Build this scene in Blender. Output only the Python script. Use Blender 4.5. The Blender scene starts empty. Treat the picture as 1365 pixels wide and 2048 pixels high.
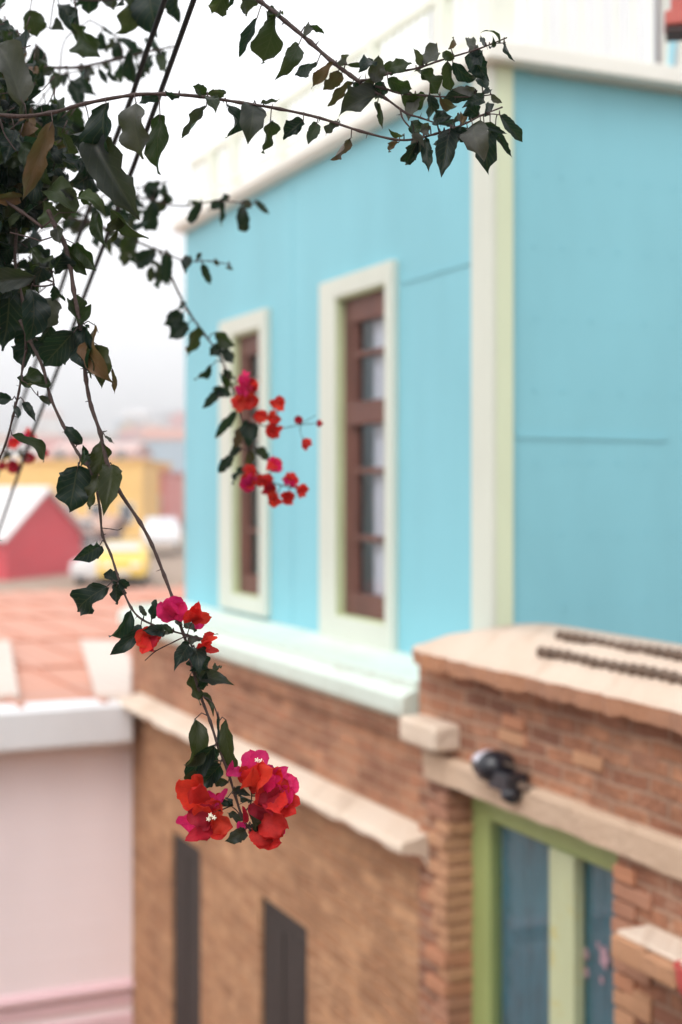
import bpy, bmesh, math, random
from mathutils import Vector, Matrix, noise

# ------------------------------------------------------------------ camera, sky, sun
sc = bpy.context.scene
COL = sc.collection
F = 2800.0                      # focal length in photo pixels (photo 1365 x 2048)
CX, HY = 682.0, 980.0           # optical axis column, horizon row
FOCUS = 2.0
cam_d = bpy.data.cameras.new("camera")
cam_d.sensor_fit = 'VERTICAL'
cam_d.sensor_height = 36.0
cam_d.sensor_width = 24.0
cam_d.lens = F / 2048.0 * 36.0
cam_d.shift_y = -(HY - 1024.0) / -2048.0
cam_d.clip_start = 0.05
cam_d.clip_end = 6000
cam_d.dof.use_dof = True
cam_d.dof.focus_distance = FOCUS
cam_d.dof.aperture_fstop = 2.75
cam = bpy.data.objects.new("camera", cam_d)
COL.objects.link(cam)
cam.location = (0, 0, 0)
cam.rotation_euler = (math.radians(90), 0, 0)
sc.camera = cam

SUN_EL, SUN_AZ = 50.0, 209.0     # azimuth clockwise from +Y: from the left, behind the camera
world = bpy.data.worlds.new("World")
sc.world = world
world.use_nodes = True
wn, wl = world.node_tree.nodes, world.node_tree.links
bg = wn["Background"]
sky = wn.new("ShaderNodeTexSky")
sky.sky_type = 'NISHITA'
sky.sun_disc = False
sky.sun_elevation = math.radians(SUN_EL)
sky.sun_rotation = math.radians(SUN_AZ)
sky.air_density = 1.6
sky.dust_density = 6.0
sky.ozone_density = 1.0
hs = wn.new("ShaderNodeHueSaturation")
hs.inputs["Saturation"].default_value = 0.12
hs.inputs["Value"].default_value = 1.6     # overcast: cloud takes the blue out of the sky
wl.new(sky.outputs[0], hs.inputs["Color"])
cloud = wn.new("ShaderNodeMix"); cloud.data_type = 'RGBA'
cloud.inputs[0].default_value = 0.65              # closed white cloud deck over the sky
cloud.inputs[7].default_value = (10.6, 10.7, 11.0, 1)
wl.new(hs.outputs[0], cloud.inputs[6])
wl.new(cloud.outputs[2], bg.inputs["Color"])
bg.inputs["Strength"].default_value = 0.15

sun_d = bpy.data.lights.new("sun", 'SUN')
sun_d.energy = 0.7
sun_d.angle = math.radians(40)
sun_d.color = (1.0, 0.96, 0.9)
sun = bpy.data.objects.new("sun", sun_d)
COL.objects.link(sun)
az, el = math.radians(SUN_AZ), math.radians(SUN_EL)
sdir = Vector((math.sin(az) * math.cos(el), math.cos(az) * math.cos(el), math.sin(el)))
sun.rotation_euler = sdir.to_track_quat('Z', 'Y').to_euler()
sun.location = sdir * 30

sc.view_settings.view_transform = 'Standard'
sc.view_settings.look = 'None'
sc.view_settings.exposure = 0.2
sc.view_settings.gamma = 1.0
sc.render.engine = 'CYCLES'
sc.cycles.use_denoising = True
sc.cycles.use_adaptive_sampling = False
sc.cycles.max_bounces = 8
sc.cycles.transparent_max_bounces = 8

RNG = random.Random(7)

# ------------------------------------------------------------------ measuring
def P(px, py, D):
    "photo pixel at distance D (metres in front of the camera) -> point"
    return Vector(((px - CX) / F * D, D, (HY - py) / F * D))
def zpix(py, D): return (HY - py) / F * D

# ------------------------------------------------------------------ object helpers
def empty(name, loc=(0, 0, 0), rz=0.0, label=None, cat=None, group=None, kind=None):
    o = bpy.data.objects.new(name, None)
    COL.objects.link(o)
    o.location = loc
    o.rotation_euler = (0, 0, rz)
    o.empty_display_size = 0.1
    tag(o, label, cat, group, kind)
    return o
def tag(o, label=None, cat=None, group=None, kind=None):
    if label: o["label"] = label
    if cat: o["category"] = cat
    if group: o["group"] = group
    if kind: o["kind"] = kind
    return o

class MB:
    "collects shapes, then links them as ONE mesh object"
    def __init__(s):
        s.v, s.f, s.m, s.sm = [], [], [], []
        s.uv, s.col = [], []          # per face: list of uvs / colour
    def face(s, idx, mat=0, smooth=False, uv=None, col=None):
        s.f.append(tuple(idx)); s.m.append(mat); s.sm.append(smooth)
        s.uv.append(uv); s.col.append(col)
    def poly(s, pts, mat=0):
        b = len(s.v); s.v += [tuple(p) for p in pts]
        s.face(range(b, b + len(pts)), mat)
    def box(s, x0, x1, y0, y1, z0, z1, mat=0):
        if x0 > x1: x0, x1 = x1, x0
        if y0 > y1: y0, y1 = y1, y0
        if z0 > z1: z0, z1 = z1, z0
        b = len(s.v)
        s.v += [(x, y, z) for z in (z0, z1) for y in (y0, y1) for x in (x0, x1)]
        for q in ((0, 2, 3, 1), (4, 5, 7, 6), (0, 1, 5, 4), (2, 6, 7, 3), (0, 4, 6, 2), (1, 3, 7, 5)):
            s.face([b + i for i in q], mat)
    def prism(s, prof, x0, x1, mat=0):
        "closed (y,z) outline extruded along x"
        n = len(prof); b = len(s.v)
        s.v += [(x0, y, z) for y, z in prof] + [(x1, y, z) for y, z in prof]
        for i in range(n):
            j = (i + 1) % n
            s.face((b + i, b + j, b + n + j, b + n + i), mat)
        s.face([b + i for i in reversed(range(n))], mat)
        s.face([b + n + i for i in range(n)], mat)
    def tube(s, pts, rad, n=6, mat=0, cap=True, col=None):
        pts = [Vector(p) for p in pts]
        if not isinstance(rad, (list, tuple)): rad = [rad] * len(pts)
        b = len(s.v)
        prev = None
        for i, p in enumerate(pts):
            t = (pts[min(i + 1, len(pts) - 1)] - pts[max(i - 1, 0)])
            if t.length < 1e-9: t = Vector((0, 0, 1))
            t.normalize()
            if prev is None:
                a = Vector((0, 0, 1)) if abs(t.z) < .9 else Vector((1, 0, 0))
                u = t.cross(a).normalized()
            else:
                u = (prev - t * prev.dot(t))
                if u.length < 1e-6: u = t.orthogonal()
                u.normalize()
            prev = u
            w = t.cross(u)
            for k in range(n):
                a = 2 * math.pi * k / n
                s.v.append(tuple(p + (u * math.cos(a) + w * math.sin(a)) * rad[i]))
        for i in range(len(pts) - 1):
            for k in range(n):
                k2 = (k + 1) % n
                s.face((b + i * n + k, b + i * n + k2, b + (i + 1) * n + k2, b + (i + 1) * n + k), mat, True, None, col)
        if cap:
            s.face([b + k for k in reversed(range(n))], mat, False, None, col)
            e = b + (len(pts) - 1) * n
            s.face([e + k for k in range(n)], mat, False, None, col)
    def build(s, name, mats, parent=None, label=None, recalc=True, rough=0.0, bevel=0.0):
        me = bpy.data.meshes.new(name)
        me.from_pydata(s.v, [], s.f)
        if not isinstance(mats, (list, tuple)): mats = [mats]
        for m in mats: me.materials.append(m)
        me.polygons.foreach_set("material_index", s.m)
        me.polygons.foreach_set("use_smooth", s.sm)
        if any(u is not None for u in s.uv):
            ul = me.uv_layers.new(name="UVMap")
            flat = []
            for f, u in zip(s.f, s.uv):
                for i in range(len(f)):
                    flat += list(u[i]) if u is not None else [0.5, 0.5]
            ul.data.foreach_set("uv", flat)
        if any(c is not None for c in s.col):
            ca = me.color_attributes.new("tint", 'FLOAT_COLOR', 'CORNER')
            flat = []
            for f, c in zip(s.f, s.col):
                c = c or (.1, .1, .1, 0)
                for i in range(len(f)): flat += list(c)
            ca.data.foreach_set("color", flat)
        if recalc or rough:
            bm = bmesh.new(); bm.from_mesh(me)
            if rough:
                bmesh.ops.remove_doubles(bm, verts=bm.verts, dist=1e-5)
            if recalc: bmesh.ops.recalc_face_normals(bm, faces=bm.faces)
            bm.to_mesh(me); bm.free()
        me.validate()
        o = bpy.data.objects.new(name, me)
        COL.objects.link(o)
        if parent is not None: o.parent = parent
        if label: o["label"] = label
        if bevel:
            md = o.modifiers.new("edge", 'BEVEL'); md.width = bevel; md.segments = 2; md.limit_method = 'ANGLE'
        return o

def wall_cells(mb, x0, x1, z0, z1, y0, y1, holes, mat=0):
    "wall between y0 (front) and y1 (back) with rectangular openings (hx0,hx1,hz0,hz1)"
    xs = sorted({x0, x1, *[h[0] for h in holes], *[h[1] for h in holes]})
    zs = sorted({z0, z1, *[h[2] for h in holes], *[h[3] for h in holes]})
    xs = [x for x in xs if x0 - 1e-9 <= x <= x1 + 1e-9]; zs = [z for z in zs if z0 - 1e-9 <= z <= z1 + 1e-9]
    def solid(i, j):
        if i < 0 or j < 0 or i >= len(xs) - 1 or j >= len(zs) - 1: return False
        cx, cz = (xs[i] + xs[i + 1]) / 2, (zs[j] + zs[j + 1]) / 2
        return not any(h[0] < cx < h[1] and h[2] < cz < h[3] for h in holes)
    for i in range(len(xs) - 1):
        for j in range(len(zs) - 1):
            if not solid(i, j): continue
            a, b, c, d = xs[i], xs[i + 1], zs[j], zs[j + 1]
            mb.poly([(a, y0, c), (b, y0, c), (b, y0, d), (a, y0, d)], mat)
            mb.poly([(b, y1, c), (a, y1, c), (a, y1, d), (b, y1, d)], mat)
            if not solid(i - 1, j): mb.poly([(a, y1, c), (a, y0, c), (a, y0, d), (a, y1, d)], mat)
            if not solid(i + 1, j): mb.poly([(b, y0, c), (b, y1, c), (b, y1, d), (b, y0, d)], mat)
            if not solid(i, j - 1): mb.poly([(a, y1, c), (b, y1, c), (b, y0, c), (a, y0, c)], mat)
            if not solid(i, j + 1): mb.poly([(a, y0, d), (b, y0, d), (b, y1, d), (a, y1, d)], mat)

# ------------------------------------------------------------------ materials
def new_mat(name):
    m = bpy.data.materials.new(name); m.use_nodes = True
    nt = m.node_tree
    return m, nt.nodes, nt.links, nt.nodes["Principled BSDF"]
def _coords(n, l, swiz=None):
    tc = n.new("ShaderNodeTexCoord")
    if swiz is None: return tc.outputs["Object"]
    sp = n.new("ShaderNodeSeparateXYZ"); l.new(tc.outputs["Object"], sp.inputs[0])
    ad = n.new("ShaderNodeMath"); ad.operation = 'ADD'
    l.new(sp.outputs[0], ad.inputs[0]); l.new(sp.outputs[1], ad.inputs[1])
    cb = n.new("ShaderNodeCombineXYZ")
    l.new(ad.outputs[0], cb.inputs[0]); l.new(sp.outputs[2], cb.inputs[1])
    return cb.outputs[0]
def _noise(n, l, vec, scale, detail=4, rough=.55, stretch=None):
    t = n.new("ShaderNodeTexNoise")
    t.inputs["Scale"].default_value = scale
    t.inputs["Detail"].default_value = detail
    t.inputs["Roughness"].default_value = rough
    if stretch:
        mp = n.new("ShaderNodeMapping"); mp.inputs["Scale"].default_value = stretch
        l.new(vec, mp.inputs[0]); vec = mp.outputs[0]
    l.new(vec, t.inputs["Vector"])
    return t.outputs["Fac"]
def _ramp(n, l, fac, stops):
    r = n.new("ShaderNodeValToRGB")
    e = r.color_ramp.elements
    while len(e) < len(stops): e.new(.5)
    for i, (p, c) in enumerate(stops):
        e[i].position = p; e[i].color = (*c, 1) if len(c) == 3 else c
    l.new(fac, r.inputs[0])
    return r.outputs[0]
def _mix(n, l, fac, a, b, blend='MIX'):
    m = n.new("ShaderNodeMix"); m.data_type = 'RGBA'; m.blend_type = blend
    for sock, val in ((m.inputs[0], fac), (m.inputs[6], a), (m.inputs[7], b)):
        if isinstance(val, (int, float)): sock.default_value = val
        elif isinstance(val, tuple): sock.default_value = (*val, 1) if len(val) == 3 else val
        else: l.new(val, sock)
    return m.outputs[2]
def _bump(n, l, h, bs, strength=.3, dist=.01):
    b = n.new("ShaderNodeBump"); b.inputs["Strength"].default_value = strength; b.inputs["Distance"].default_value = dist
    l.new(h, b.inputs["Height"]); l.new(b.outputs[0], bs.inputs["Normal"])
def sc_(c, k): return tuple(min(1, x * k) for x in c)

def paint(name, c, var=.12, scale=3, rough=.6, streak=True, dirt=None, bump=.15, bscale=40):
    m, n, l, b = new_mat(name)
    v = _coords(n, l)
    f = _noise(n, l, v, scale, 5, .6, (1, 1, .35) if streak else None)
    col = _ramp(n, l, f, [(.25, sc_(c, 1 - var)), (.5, c), (.75, sc_(c, 1 + var * .6))])
    if dirt:
        d = _noise(n, l, v, scale * 2.3, 6, .7)
        dm = _ramp(n, l, d, [(.55, (0, 0, 0)), (.72, (1, 1, 1))])
        col = _mix(n, l, dm, col, dirt)
    l.new(col, b.inputs["Base Color"])
    b.inputs["Roughness"].default_value = rough
    _bump(n, l, _noise(n, l, v, bscale, 4), b, bump, .004)
    return m

def brick(name, cols, mortar, bw=.22, bh=.07, bump=.8, stain=.5, gap=.012):
    m, n, l, b = new_mat(name)
    v = _coords(n, l, 'xz')
    warp = n.new("ShaderNodeTexNoise"); warp.inputs["Scale"].default_value = 3.0
    l.new(v, warp.inputs["Vector"])
    vm = n.new("ShaderNodeVectorMath"); vm.operation = 'MULTIPLY_ADD'
    l.new(warp.outputs["Color"], vm.inputs[0]); vm.inputs[1].default_value = (.05, .045, 0); l.new(v, vm.inputs[2])
    t = n.new("ShaderNodeTexBrick")
    t.inputs["Scale"].default_value = 1.0
    t.inputs["Brick Width"].default_value = bw; t.inputs["Row Height"].default_value = bh
    t.inputs["Mortar Size"].default_value = gap; t.inputs["Mortar Smooth"].default_value = .4
    t.inputs["Color1"].default_value = (0, 0, 0, 1); t.inputs["Color2"].default_value = (1, 1, 1, 1)
    t.inputs["Mortar"].default_value = (.5, .5, .5, 1)
    l.new(vm.outputs[0], t.inputs["Vector"])
    bc = _ramp(n, l, t.outputs["Color"], [(0, cols[0]), (.35, cols[1]), (.65, cols[2]), (1, cols[3])])
    n1 = _noise(n, l, v, 6, 6, .65)
    bc = _mix(n, l, _ramp(n, l, n1, [(.35, (0, 0, 0)), (.7, (.8, .8, .8))]), bc, sc_(cols[1], .6))
    n2 = _noise(n, l, v, 2.2, 6, .7)
    md = n.new("ShaderNodeMath"); md.operation = 'MAXIMUM'
    l.new(t.outputs["Fac"], md.inputs[0])
    l.new(_ramp(n, l, n2, [(.56, (0, 0, 0)), (.74, (stain, stain, stain))]), md.inputs[1])
    col = _mix(n, l, md.outputs[0], bc, mortar)
    n3 = _noise(n, l, v, 1.5, 7, .72)
    col = _mix(n, l, _ramp(n, l, n3, [(.44, (0, 0, 0)), (.68, (.62, .62, .62))]), col, sc_(cols[0], .7))
    l.new(col, b.inputs["Base Color"])
    b.inputs["Roughness"].default_value = .9
    hm = n.new("ShaderNodeMath"); hm.operation = 'SUBTRACT'
    l.new(_noise(n, l, v, 25, 5), hm.inputs[0]); l.new(t.outputs["Fac"], hm.inputs[1])
    _bump(n, l, hm.outputs[0], b, bump, .035)
    return m

def plaster(name, c, c2, dark, rough=.9):
    m, n, l, b = new_mat(name)
    v = _coords(n, l, 'xz')
    a = _noise(n, l, v, 1.6, 6, .62)
    col = _ramp(n, l, a, [(.3, c), (.62, c2)])
    s = _noise(n, l, v, 4.5, 6, .7)
    col = _mix(n, l, _ramp(n, l, s, [(.56, (0, 0, 0)), (.74, (.85, .85, .85))]), col, dark)
    l.new(col, b.inputs["Base Color"])
    b.inputs["Roughness"].default_value = rough
    _bump(n, l, _noise(n, l, v, 14, 6, .65), b, .6, .03)
    return m

def glass_mat(name, tint=(.8, .85, .9)):
    m, n, l, b = new_mat(name)
    tr = n.new("ShaderNodeBsdfTransparent"); tr.inputs[0].default_value = (*tint, 1)
    gl = n.new("ShaderNodeBsdfGlossy"); gl.inputs["Roughness"].default_value = .04
    lw = n.new("ShaderNodeLayerWeight"); lw.inputs["Blend"].default_value = .09
    mx = n.new("ShaderNodeMixShader")
    l.new(lw.outputs["Facing"], mx.inputs[0]); l.new(tr.outputs[0], mx.inputs[1]); l.new(gl.outputs[0], mx.inputs[2])
    l.new(mx.outputs[0], n["Material Output"].inputs["Surface"])
    return m

M = {}
M['blue'] = paint("blue_paint", (.215, .515, .60), .12, 1.1, .65, True, None, .12, 25)
M['trim'] = paint("pale_green_trim", (.60, .63, .555), .06, 3, .6, True)
M['trimgreen'] = paint("green_corner_face", (.60, .67, .48), .06, 3, .6, True)  # greener tone on the end-wall face of the corner board
M['mint'] = paint("mint_white", (.62, .70, .63), .06, 3, .6, True, (.45, .45, .38))
M['reveal'] = paint("green_yellow_reveal", (.50, .56, .34), .15, 4, .6, True)
M['cornice'] = paint("cornice_white", (.80, .80, .74), .06, 3, .7)
M['rail'] = paint("pale_green_rail", (.80, .83, .73), .08, 5, .5)
M['wood'] = paint("dark_brown_wood", (.13, .050, .037), .45, 7, .55, True)
M['curtain'] = paint("white_curtain", (.66, .64, .67), .25, 9, .9, True)
M['glass'] = glass_mat("window_glass")
M['brick'] = brick("old_brick", [(.20, .08, .05), (.44, .185, .10), (.56, .27, .15), (.34, .14, .085)], (.48, .30, .205), bw=.21, bh=.062, stain=.9, gap=.008)
M['brick_brown'] = brick("brown_brick", [(.24, .10, .055), (.46, .20, .11), (.54, .26, .14), (.32, .135, .08)], (.46, .27, .17), bump=.7, stain=1.0, gap=.007)  # brown brick of the band under the ledge
M['orange'] = plaster("brick_edge_and_shade", (.52, .24, .12), (.42, .22, .14), (.24, .12, .08))
M['plaster'] = brick("worn_tan_brick", [(.40, .185, .09), (.58, .295, .145), (.66, .365, .195), (.50, .235, .115)], (.56, .32, .18), bw=.24, bh=.07, bump=1.0, stain=.9, gap=.008)
M['stone'] = plaster("pale_stone", (.66, .52, .40), (.72, .60, .49), (.46, .33, .24))
M['mortar'] = plaster("pale_mortar", (.57, .425, .325), (.63, .50, .40), (.42, .27, .18))
M['lintel'] = plaster("concrete_lintel", (.52, .36, .25), (.60, .44, .32), (.38, .24, .16))
M['lime'] = paint("lime_green_paint", (.31, .37, .135), .15, 4, .5, True)
M['limepale'] = paint("pale_lime_paint", (.50, .54, .33), .12, 4, .5, True, (.5, .42, .12))
M['teal'] = paint("teal_curtain", (.04, .17, .20), .4, 14, .9, True)
M['rust'] = paint("rusty_steel", (.13, .085, .06), .4, 30, .8, False)
M['black'] = paint("glossy_black", (.014, .014, .020), .2, 8, .12, False, None, .02)
M['dark'] = paint("dark_door_and_backing", (.030, .021, .017), .3, 5, .7, True)
M['cable'] = paint("black_cable", (.006, .008, .010), .15, 20, .7, False)
M['pink'] = paint("pink_wall", (.95, .83, .85), .07, 1.2, .7, True, None, .1)
M['pinkdark'] = paint("pink_moulding", (.80, .56, .60), .06, 2, .7)
M['white'] = paint("white_metal", (.76, .76, .78), .06, 3, .45)
M['lilac'] = paint("lilac_wall", (.62, .59, .58), .06, 2, .8)
M['skyblue'] = paint("blue_pipe", (.30, .56, .66), .08, 6, .5)
M['redeave'] = paint("red_eave", (.48, .11, .09), .15, 5, .6)
M['darkeave'] = paint("dark_eave", (.06, .035, .035), .2, 5, .7)

def roof_mat(name, c, c2):
    m, n, l, b = new_mat(name)
    v = _coords(n, l)
    a = _noise(n, l, v, .9, 6, .65)
    col = _ramp(n, l, a, [(.3, c), (.68, c2)])
    l.new(col, b.inputs["Base Color"]); b.inputs["Roughness"].default_value = .85
    w = n.new("ShaderNodeTexWave"); w.inputs["Scale"].default_value = 2.6; w.inputs["Distortion"].default_value = .2
    l.new(v, w.inputs["Vector"])
    _bump(n, l, w.outputs["Fac"], b, .35, .03)
    return m
M['roof'] = roof_mat("rusty_roof", (.62, .29, .20), (.52, .27, .20))
M['roofpale'] = roof_mat("pale_flashing", (.66, .55, .48), (.60, .50, .44))

def simple(name, c, rough=.7, var=.1, scale=1.0):
    return paint(name, c, var, scale, rough, False, None, .05)
# ------------------------------------------------------------------ ground
def smooth(a, b, x):
    t = max(0, min(1, (x - a) / (b - a))); return t * t * (3 - 2 * t)
def terrain(x, y):
    z = -1.75
    z += (-5.6 + 1.75) * smooth(2.4, 2.9, y)          # retaining drop in front of the photographer
    z += 1.75 * smooth(14, 40, y)                      # street climbs away
    z += .9 * smooth(40, 75, y)
    z += 2.4 * smooth(80, 150, y)
    z += 26.0 * smooth(150, 760, y)
    z += noise.noise(Vector((x * .006, y * .006, 2))) * 7 * smooth(180, 500, y)
    z += 2.0 * smooth(-1.0, -2.4, y) + 2.2 * smooth(-3.5, -9, y) + 3 * smooth(-9, -40, y)   # unseen bank added behind the camera to cut sky light off the leaves
    return z
def make_ground():
    mb = MB()
    ys = [-60, -45, -30, -20, -14, -9, -7, -5.5, -4.5, -3.5, -2.8, -2.4, -2.1, -1.8, -1.5, -1.2, -1, 0, 1.5, 2.4, 2.5, 2.6, 2.7, 2.8, 2.9, 4, 8, 12, 16, 22, 30, 40, 50, 60, 75, 90, 110, 130, 150,
          180, 220, 270, 330, 400, 480, 560, 640, 720, 800, 1000, 1300]
    xs = [-900, -700, -520, -400, -300, -220, -160, -120, -90, -65, -45, -30, -20, -12, -6, 0, 6, 12, 20, 30, 45, 65, 90, 130, 190, 280, 400, 560, 800]
    for y in ys:
        for x in xs: mb.v.append((x, y, terrain(x, y)))
    nx = len(xs)
    for j in range(len(ys) - 1):
        for i in range(nx - 1):
            mb.face((j * nx + i, j * nx + i + 1, (j + 1) * nx + i + 1, (j + 1) * nx + i), 0, True)
    m, n, l, b = new_mat("earth")
    v = _coords(n, l)
    c = _ramp(n, l, _noise(n, l, v, .12, 8, .65), [(.3, (.26, .19, .14)), (.5, (.34, .25, .19)), (.7, (.16, .16, .09))])
    l.new(c, b.inputs["Base Color"]); b.inputs["Roughness"].default_value = .95
    o = mb.build("ground", m)
    tag(o, "brown sloping ground of the hill town", "ground", None, "structure")
make_ground()

# ------------------------------------------------------------------ the facade line
ANG = math.atan2(-.912, .411)
LX = Vector((.411, -.912, 0)).normalized()      # along the facade, towards the viewer
LY = Vector((.912, .411, 0)).normalized()       # into the building
D0 = 6.5
C0 = P(987, HY, D0)                              # house corner at eye level
def solve(px, o):
    "facade column x whose front plane (o metres proud) falls in photo column px"
    r = (px - CX) / F
    ax, ay = C0.x - LY.x * o, C0.y - LY.y * o
    return (r * ay - ax) / (LX.x - r * LX.y)
def depth(x, o): return C0.y + LX.y * x - LY.y * o
def zat(py, px, o): return (HY - py) / F * depth(solve(px, o), o)
def solveR(px):
    "metres along the end wall of the house (from the corner inwards) at photo column px"
    r = (px - CX) / F
    return (r * C0.y - C0.x) / (LY.x - r * LY.y)

XE = solve(370, 0.0)                             # far end of the house
Z_TOP = zat(180, 945, 0) + .06
Z_BASE = zat(1450, 800, .5)
house = empty("blue_house", C0, ANG, "two storey corner house with sky blue upper walls over old brick and tan plaster", "house")

# --- upper storey wall with two windows
def win(pl, pr, pt, pb):
    "opening from its photo columns and the rows of its right-hand corners"
    return (solve(pl, .045), solve(pr, .045), zat(pb, pr, .045), zat(pt, pr, .045))
W1 = win(668, 768, 566, 1252)
W2 = win(461, 517, 655, 1199)
mb = MB()
wall_cells(mb, XE, 0.0, Z_BASE + .1, Z_TOP, 0.0, .25, [W1, W2])
mb.poly([(0, .25, Z_BASE), (0, 7, Z_BASE), (0, 7, Z_TOP), (0, .25, Z_TOP)])
mb.poly([(XE, 7, Z_BASE), (XE, .25, Z_BASE), (XE, .25, Z_TOP), (XE, 7, Z_TOP)])
mb.poly([(XE, 7, Z_BASE), (XE, 7, Z_TOP), (0, 7, Z_TOP), (0, 7, Z_BASE)])
# raised seams of the metal sheets on the end wall
zs = zat(868, 1030, 0)
mb.box(.001, .006, .12, solveR(1335), zs - .012, zs + .012)
pwid = .1
sl = zat(545, 870, 0)
mb.box(solve(805, 0), -pwid, -.006, -.001, sl - .01, sl + .01)
for y in (1.25, 2.5, 3.75): mb.box(.001, .005, y - .008, y + .008, Z_BASE + .3, Z_TOP - .01)
for x in (solve(585, 0),): mb.box(x - .006, x + .006, -.003, -.001, zat(1290, 790, 0), Z_TOP - .01)
mb.build("upper_wall", M['blue'], house, recalc=True)

# small nail heads in rows on the end wall
mb = MB()
rr = random.Random(3)
for row in range(7):
    z = -.55 + row * .34
    for k in range(26):
        y = .22 + k * .16 + rr.uniform(-.01, .01)
        mb.box(.0005, .006, y - .006, y + .006, z - .006, z + .006)
mb.build("nail", M['blue'], house, "rows of small nail heads in the blue sheet metal")["kind"] = "stuff"

# --- corner board
mb = MB()
pw = -solve(945, 0.02); pr_ = solveR(1021)
mb.box(-pw, .03, -.03, 0.0, Z_BASE + .3, Z_TOP - .001)
mb.box(0.0, .03, 0.0, pr_, Z_BASE + .3, Z_TOP - .001, 1)
mb.build("corner_board", [M['trim'], M['trimgreen']], house, bevel=.006)

# --- cornice and flat roof behind it
mb = MB()
ch = .085
mb.prism([(.0, Z_TOP), (-.06, Z_TOP), (-.09, Z_TOP + .03), (-.09, Z_TOP + ch), (.2, Z_TOP + ch), (.2, Z_TOP)], XE - .05, .0)
mb.box(.0, .12, -.09, 7, Z_TOP, Z_TOP + ch)
mb.box(XE, 0, .2, 7, Z_TOP - .02, Z_TOP + ch - .01)
mb.build("cornice", M['cornice'], house, bevel=.008)

# --- roof railing
zr = Z_TOP + ch
Z_RAIL = zat(5, 830, 0)
rail = MB()
rail.box(XE, 0, .03, .075, Z_RAIL - .045, Z_RAIL)
zlow = zr + .12
rail.box(XE, 0, .035, .07, zlow, zlow + .03)
k = 0
while XE + .09 * k < -.05:
    x = XE + .09 * k; k += 1
    rail.box(x - .006, x + .006, .046, .058, zlow + .03, Z_RAIL - .045)
zmid = zat(60, 1050, 0)
for k in range(44):
    y = .12 + k * .10
    rail.box(-.058, -.046, y - .004, y + .004, zmid + .02, Z_RAIL - .045)
rail.box(-.075, -.03, .08, 6.8, Z_RAIL - .045, Z_RAIL)
rail.box(-.07, -.035, .08, 6.8, zmid - .015, zmid + .02)
ro = rail.build("roof_railing", M['rail'], house)
for px in (870, 730, 545, 455, 412):
    mb = MB(); x = solve(px, 0)
    mb.box(x - .035, x + .035, .02, .09, zr, Z_RAIL + .004)
    mb.build("post", M['rail'], ro)
mb = MB(); mb.box(-.10, .035, -.035, .10, zr - .001, Z_RAIL + .5)
mb.build("corner_post", M['rail'], ro)
for y in (2.2, 4.4):
    mb = MB(); mb.box(-.09, -.02, y - .035, y + .035, zr, Z_RAIL + .004); mb.build("post", M['rail'], ro)

# --- windows
def window(op, tw, outer_px, rows):
    x0, x1, z0, z1 = op
    ol, orr = solve(outer_px[0], .045), solve(outer_px[1] + 2, .0)
    ot, ob = zat(outer_px[2], outer_px[1], .04), zat(outer_px[3], outer_px[1], .04)
    mb = MB()
    y0, y1 = -.045, -.0
    mb.box(ol, x0, y0, y1, ob, ot); mb.box(x1, orr, y0, y1, ob, ot)
    mb.box(x0, x1, y0, y1, z1, ot); mb.box(x0, x1, y0, y1, ob, z0)
    w = mb.build("window", M['trim'], house, bevel=.006)
    # painted lining of the opening
    ln = MB(); t = .012
    ln.box(x0, x0 + t, -.03, .04, z0, z1); ln.box(x1 - t, x1, -.03, .07, z0, z1)
    ln.box(x0 + t, x1 - t, -.03, .07, z1 - t, z1); ln.box(x0 + t, x1 - t, -.03, .07, z0, z0 + t)
    ln.build("lining", M['reveal'], w)
    fr = MB(); ya, yb = .016, .070
    a0, a1, c0, c1 = x0 + t, x1 - t, z0 + t, z1 - t
    s = .058
    fr.box(a0, a0 + s * 1.25, ya, yb, c0, c1); fr.box(a1 - s, a1, ya, yb, c0, c1)
    h = c1 - c0
    zt = c0 + h * .635                     # transom
    fr.box(a0 + s * 1.25, a1 - s, ya, yb, c1 - .14, c1)
    fr.box(a0 + s * 1.25, a1 - s, ya - .015, yb, zt - .065, zt + .065)
    fr.box(a0 + s * 1.25, a1 - s, ya, yb, c0, c0 + .13)
    for fz in (.245, .455, .82):
        zz = c0 + h * fz
        fr.box(a0 + s * 1.25, a1 - s, ya + .01, yb, zz - .016, zz + .016)
    # casement stiles set one in front of the other
    fr.box(a0 + s * 1.25, a0 + s * 2.3, ya + .012, yb, c0 + .13, zt - .065)
    fr.box(a0 + s * 1.25, a0 + s * 2.3, ya + .012, yb, zt + .065, c1 - .14)
    fr.box(a1 - s * 2.0, a1 - s, ya + .012, yb, c0 + .13, zt - .065)
    fr.build("sash", M['wood'], w, bevel=.004)
    gl = MB()
    gl.poly([(a0 + .02, .052, c0 + .02), (a1 - .02, .052, c0 + .02), (a1 - .02, .052, c1 - .02), (a0 + .02, .052, c1 - .02)])
    gl.build("pane", M['glass'], w)
    cu = MB(); n = 40
    for zz0, zz1 in ((zt + .05, c1 - .1), (c0 + .1, zt - .05)):
        b = len(cu.v)
        for i in range(n + 1):
            x = a0 + (a1 - a0) * (.40 + .56 * i / n)
            y = .084 + .010 * math.sin(i * 1.15) + .006 * math.sin(i * 2.7)
            cu.v += [(x, y, zz0), (x, y, zz1)]
        for i in range(n): cu.face((b + 2 * i, b + 2 * i + 2, b + 2 * i + 3, b + 2 * i + 1), 0, True)
    cu.build("curtain", M['curtain'], w, recalc=False)
    bk = MB(); bk.box(x0 - .1, x1 + .1, .26, .28, z0 - .1, z1 + .1)  # dark panel whose colour stands in for the unlit room
    bk.build("dark_backing", M['dark'], w)
window(W1, .1, (637, 795, 515, 1310), 3)
window(W2, .1, (437, 540, 612, 1237), 3)

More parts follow.
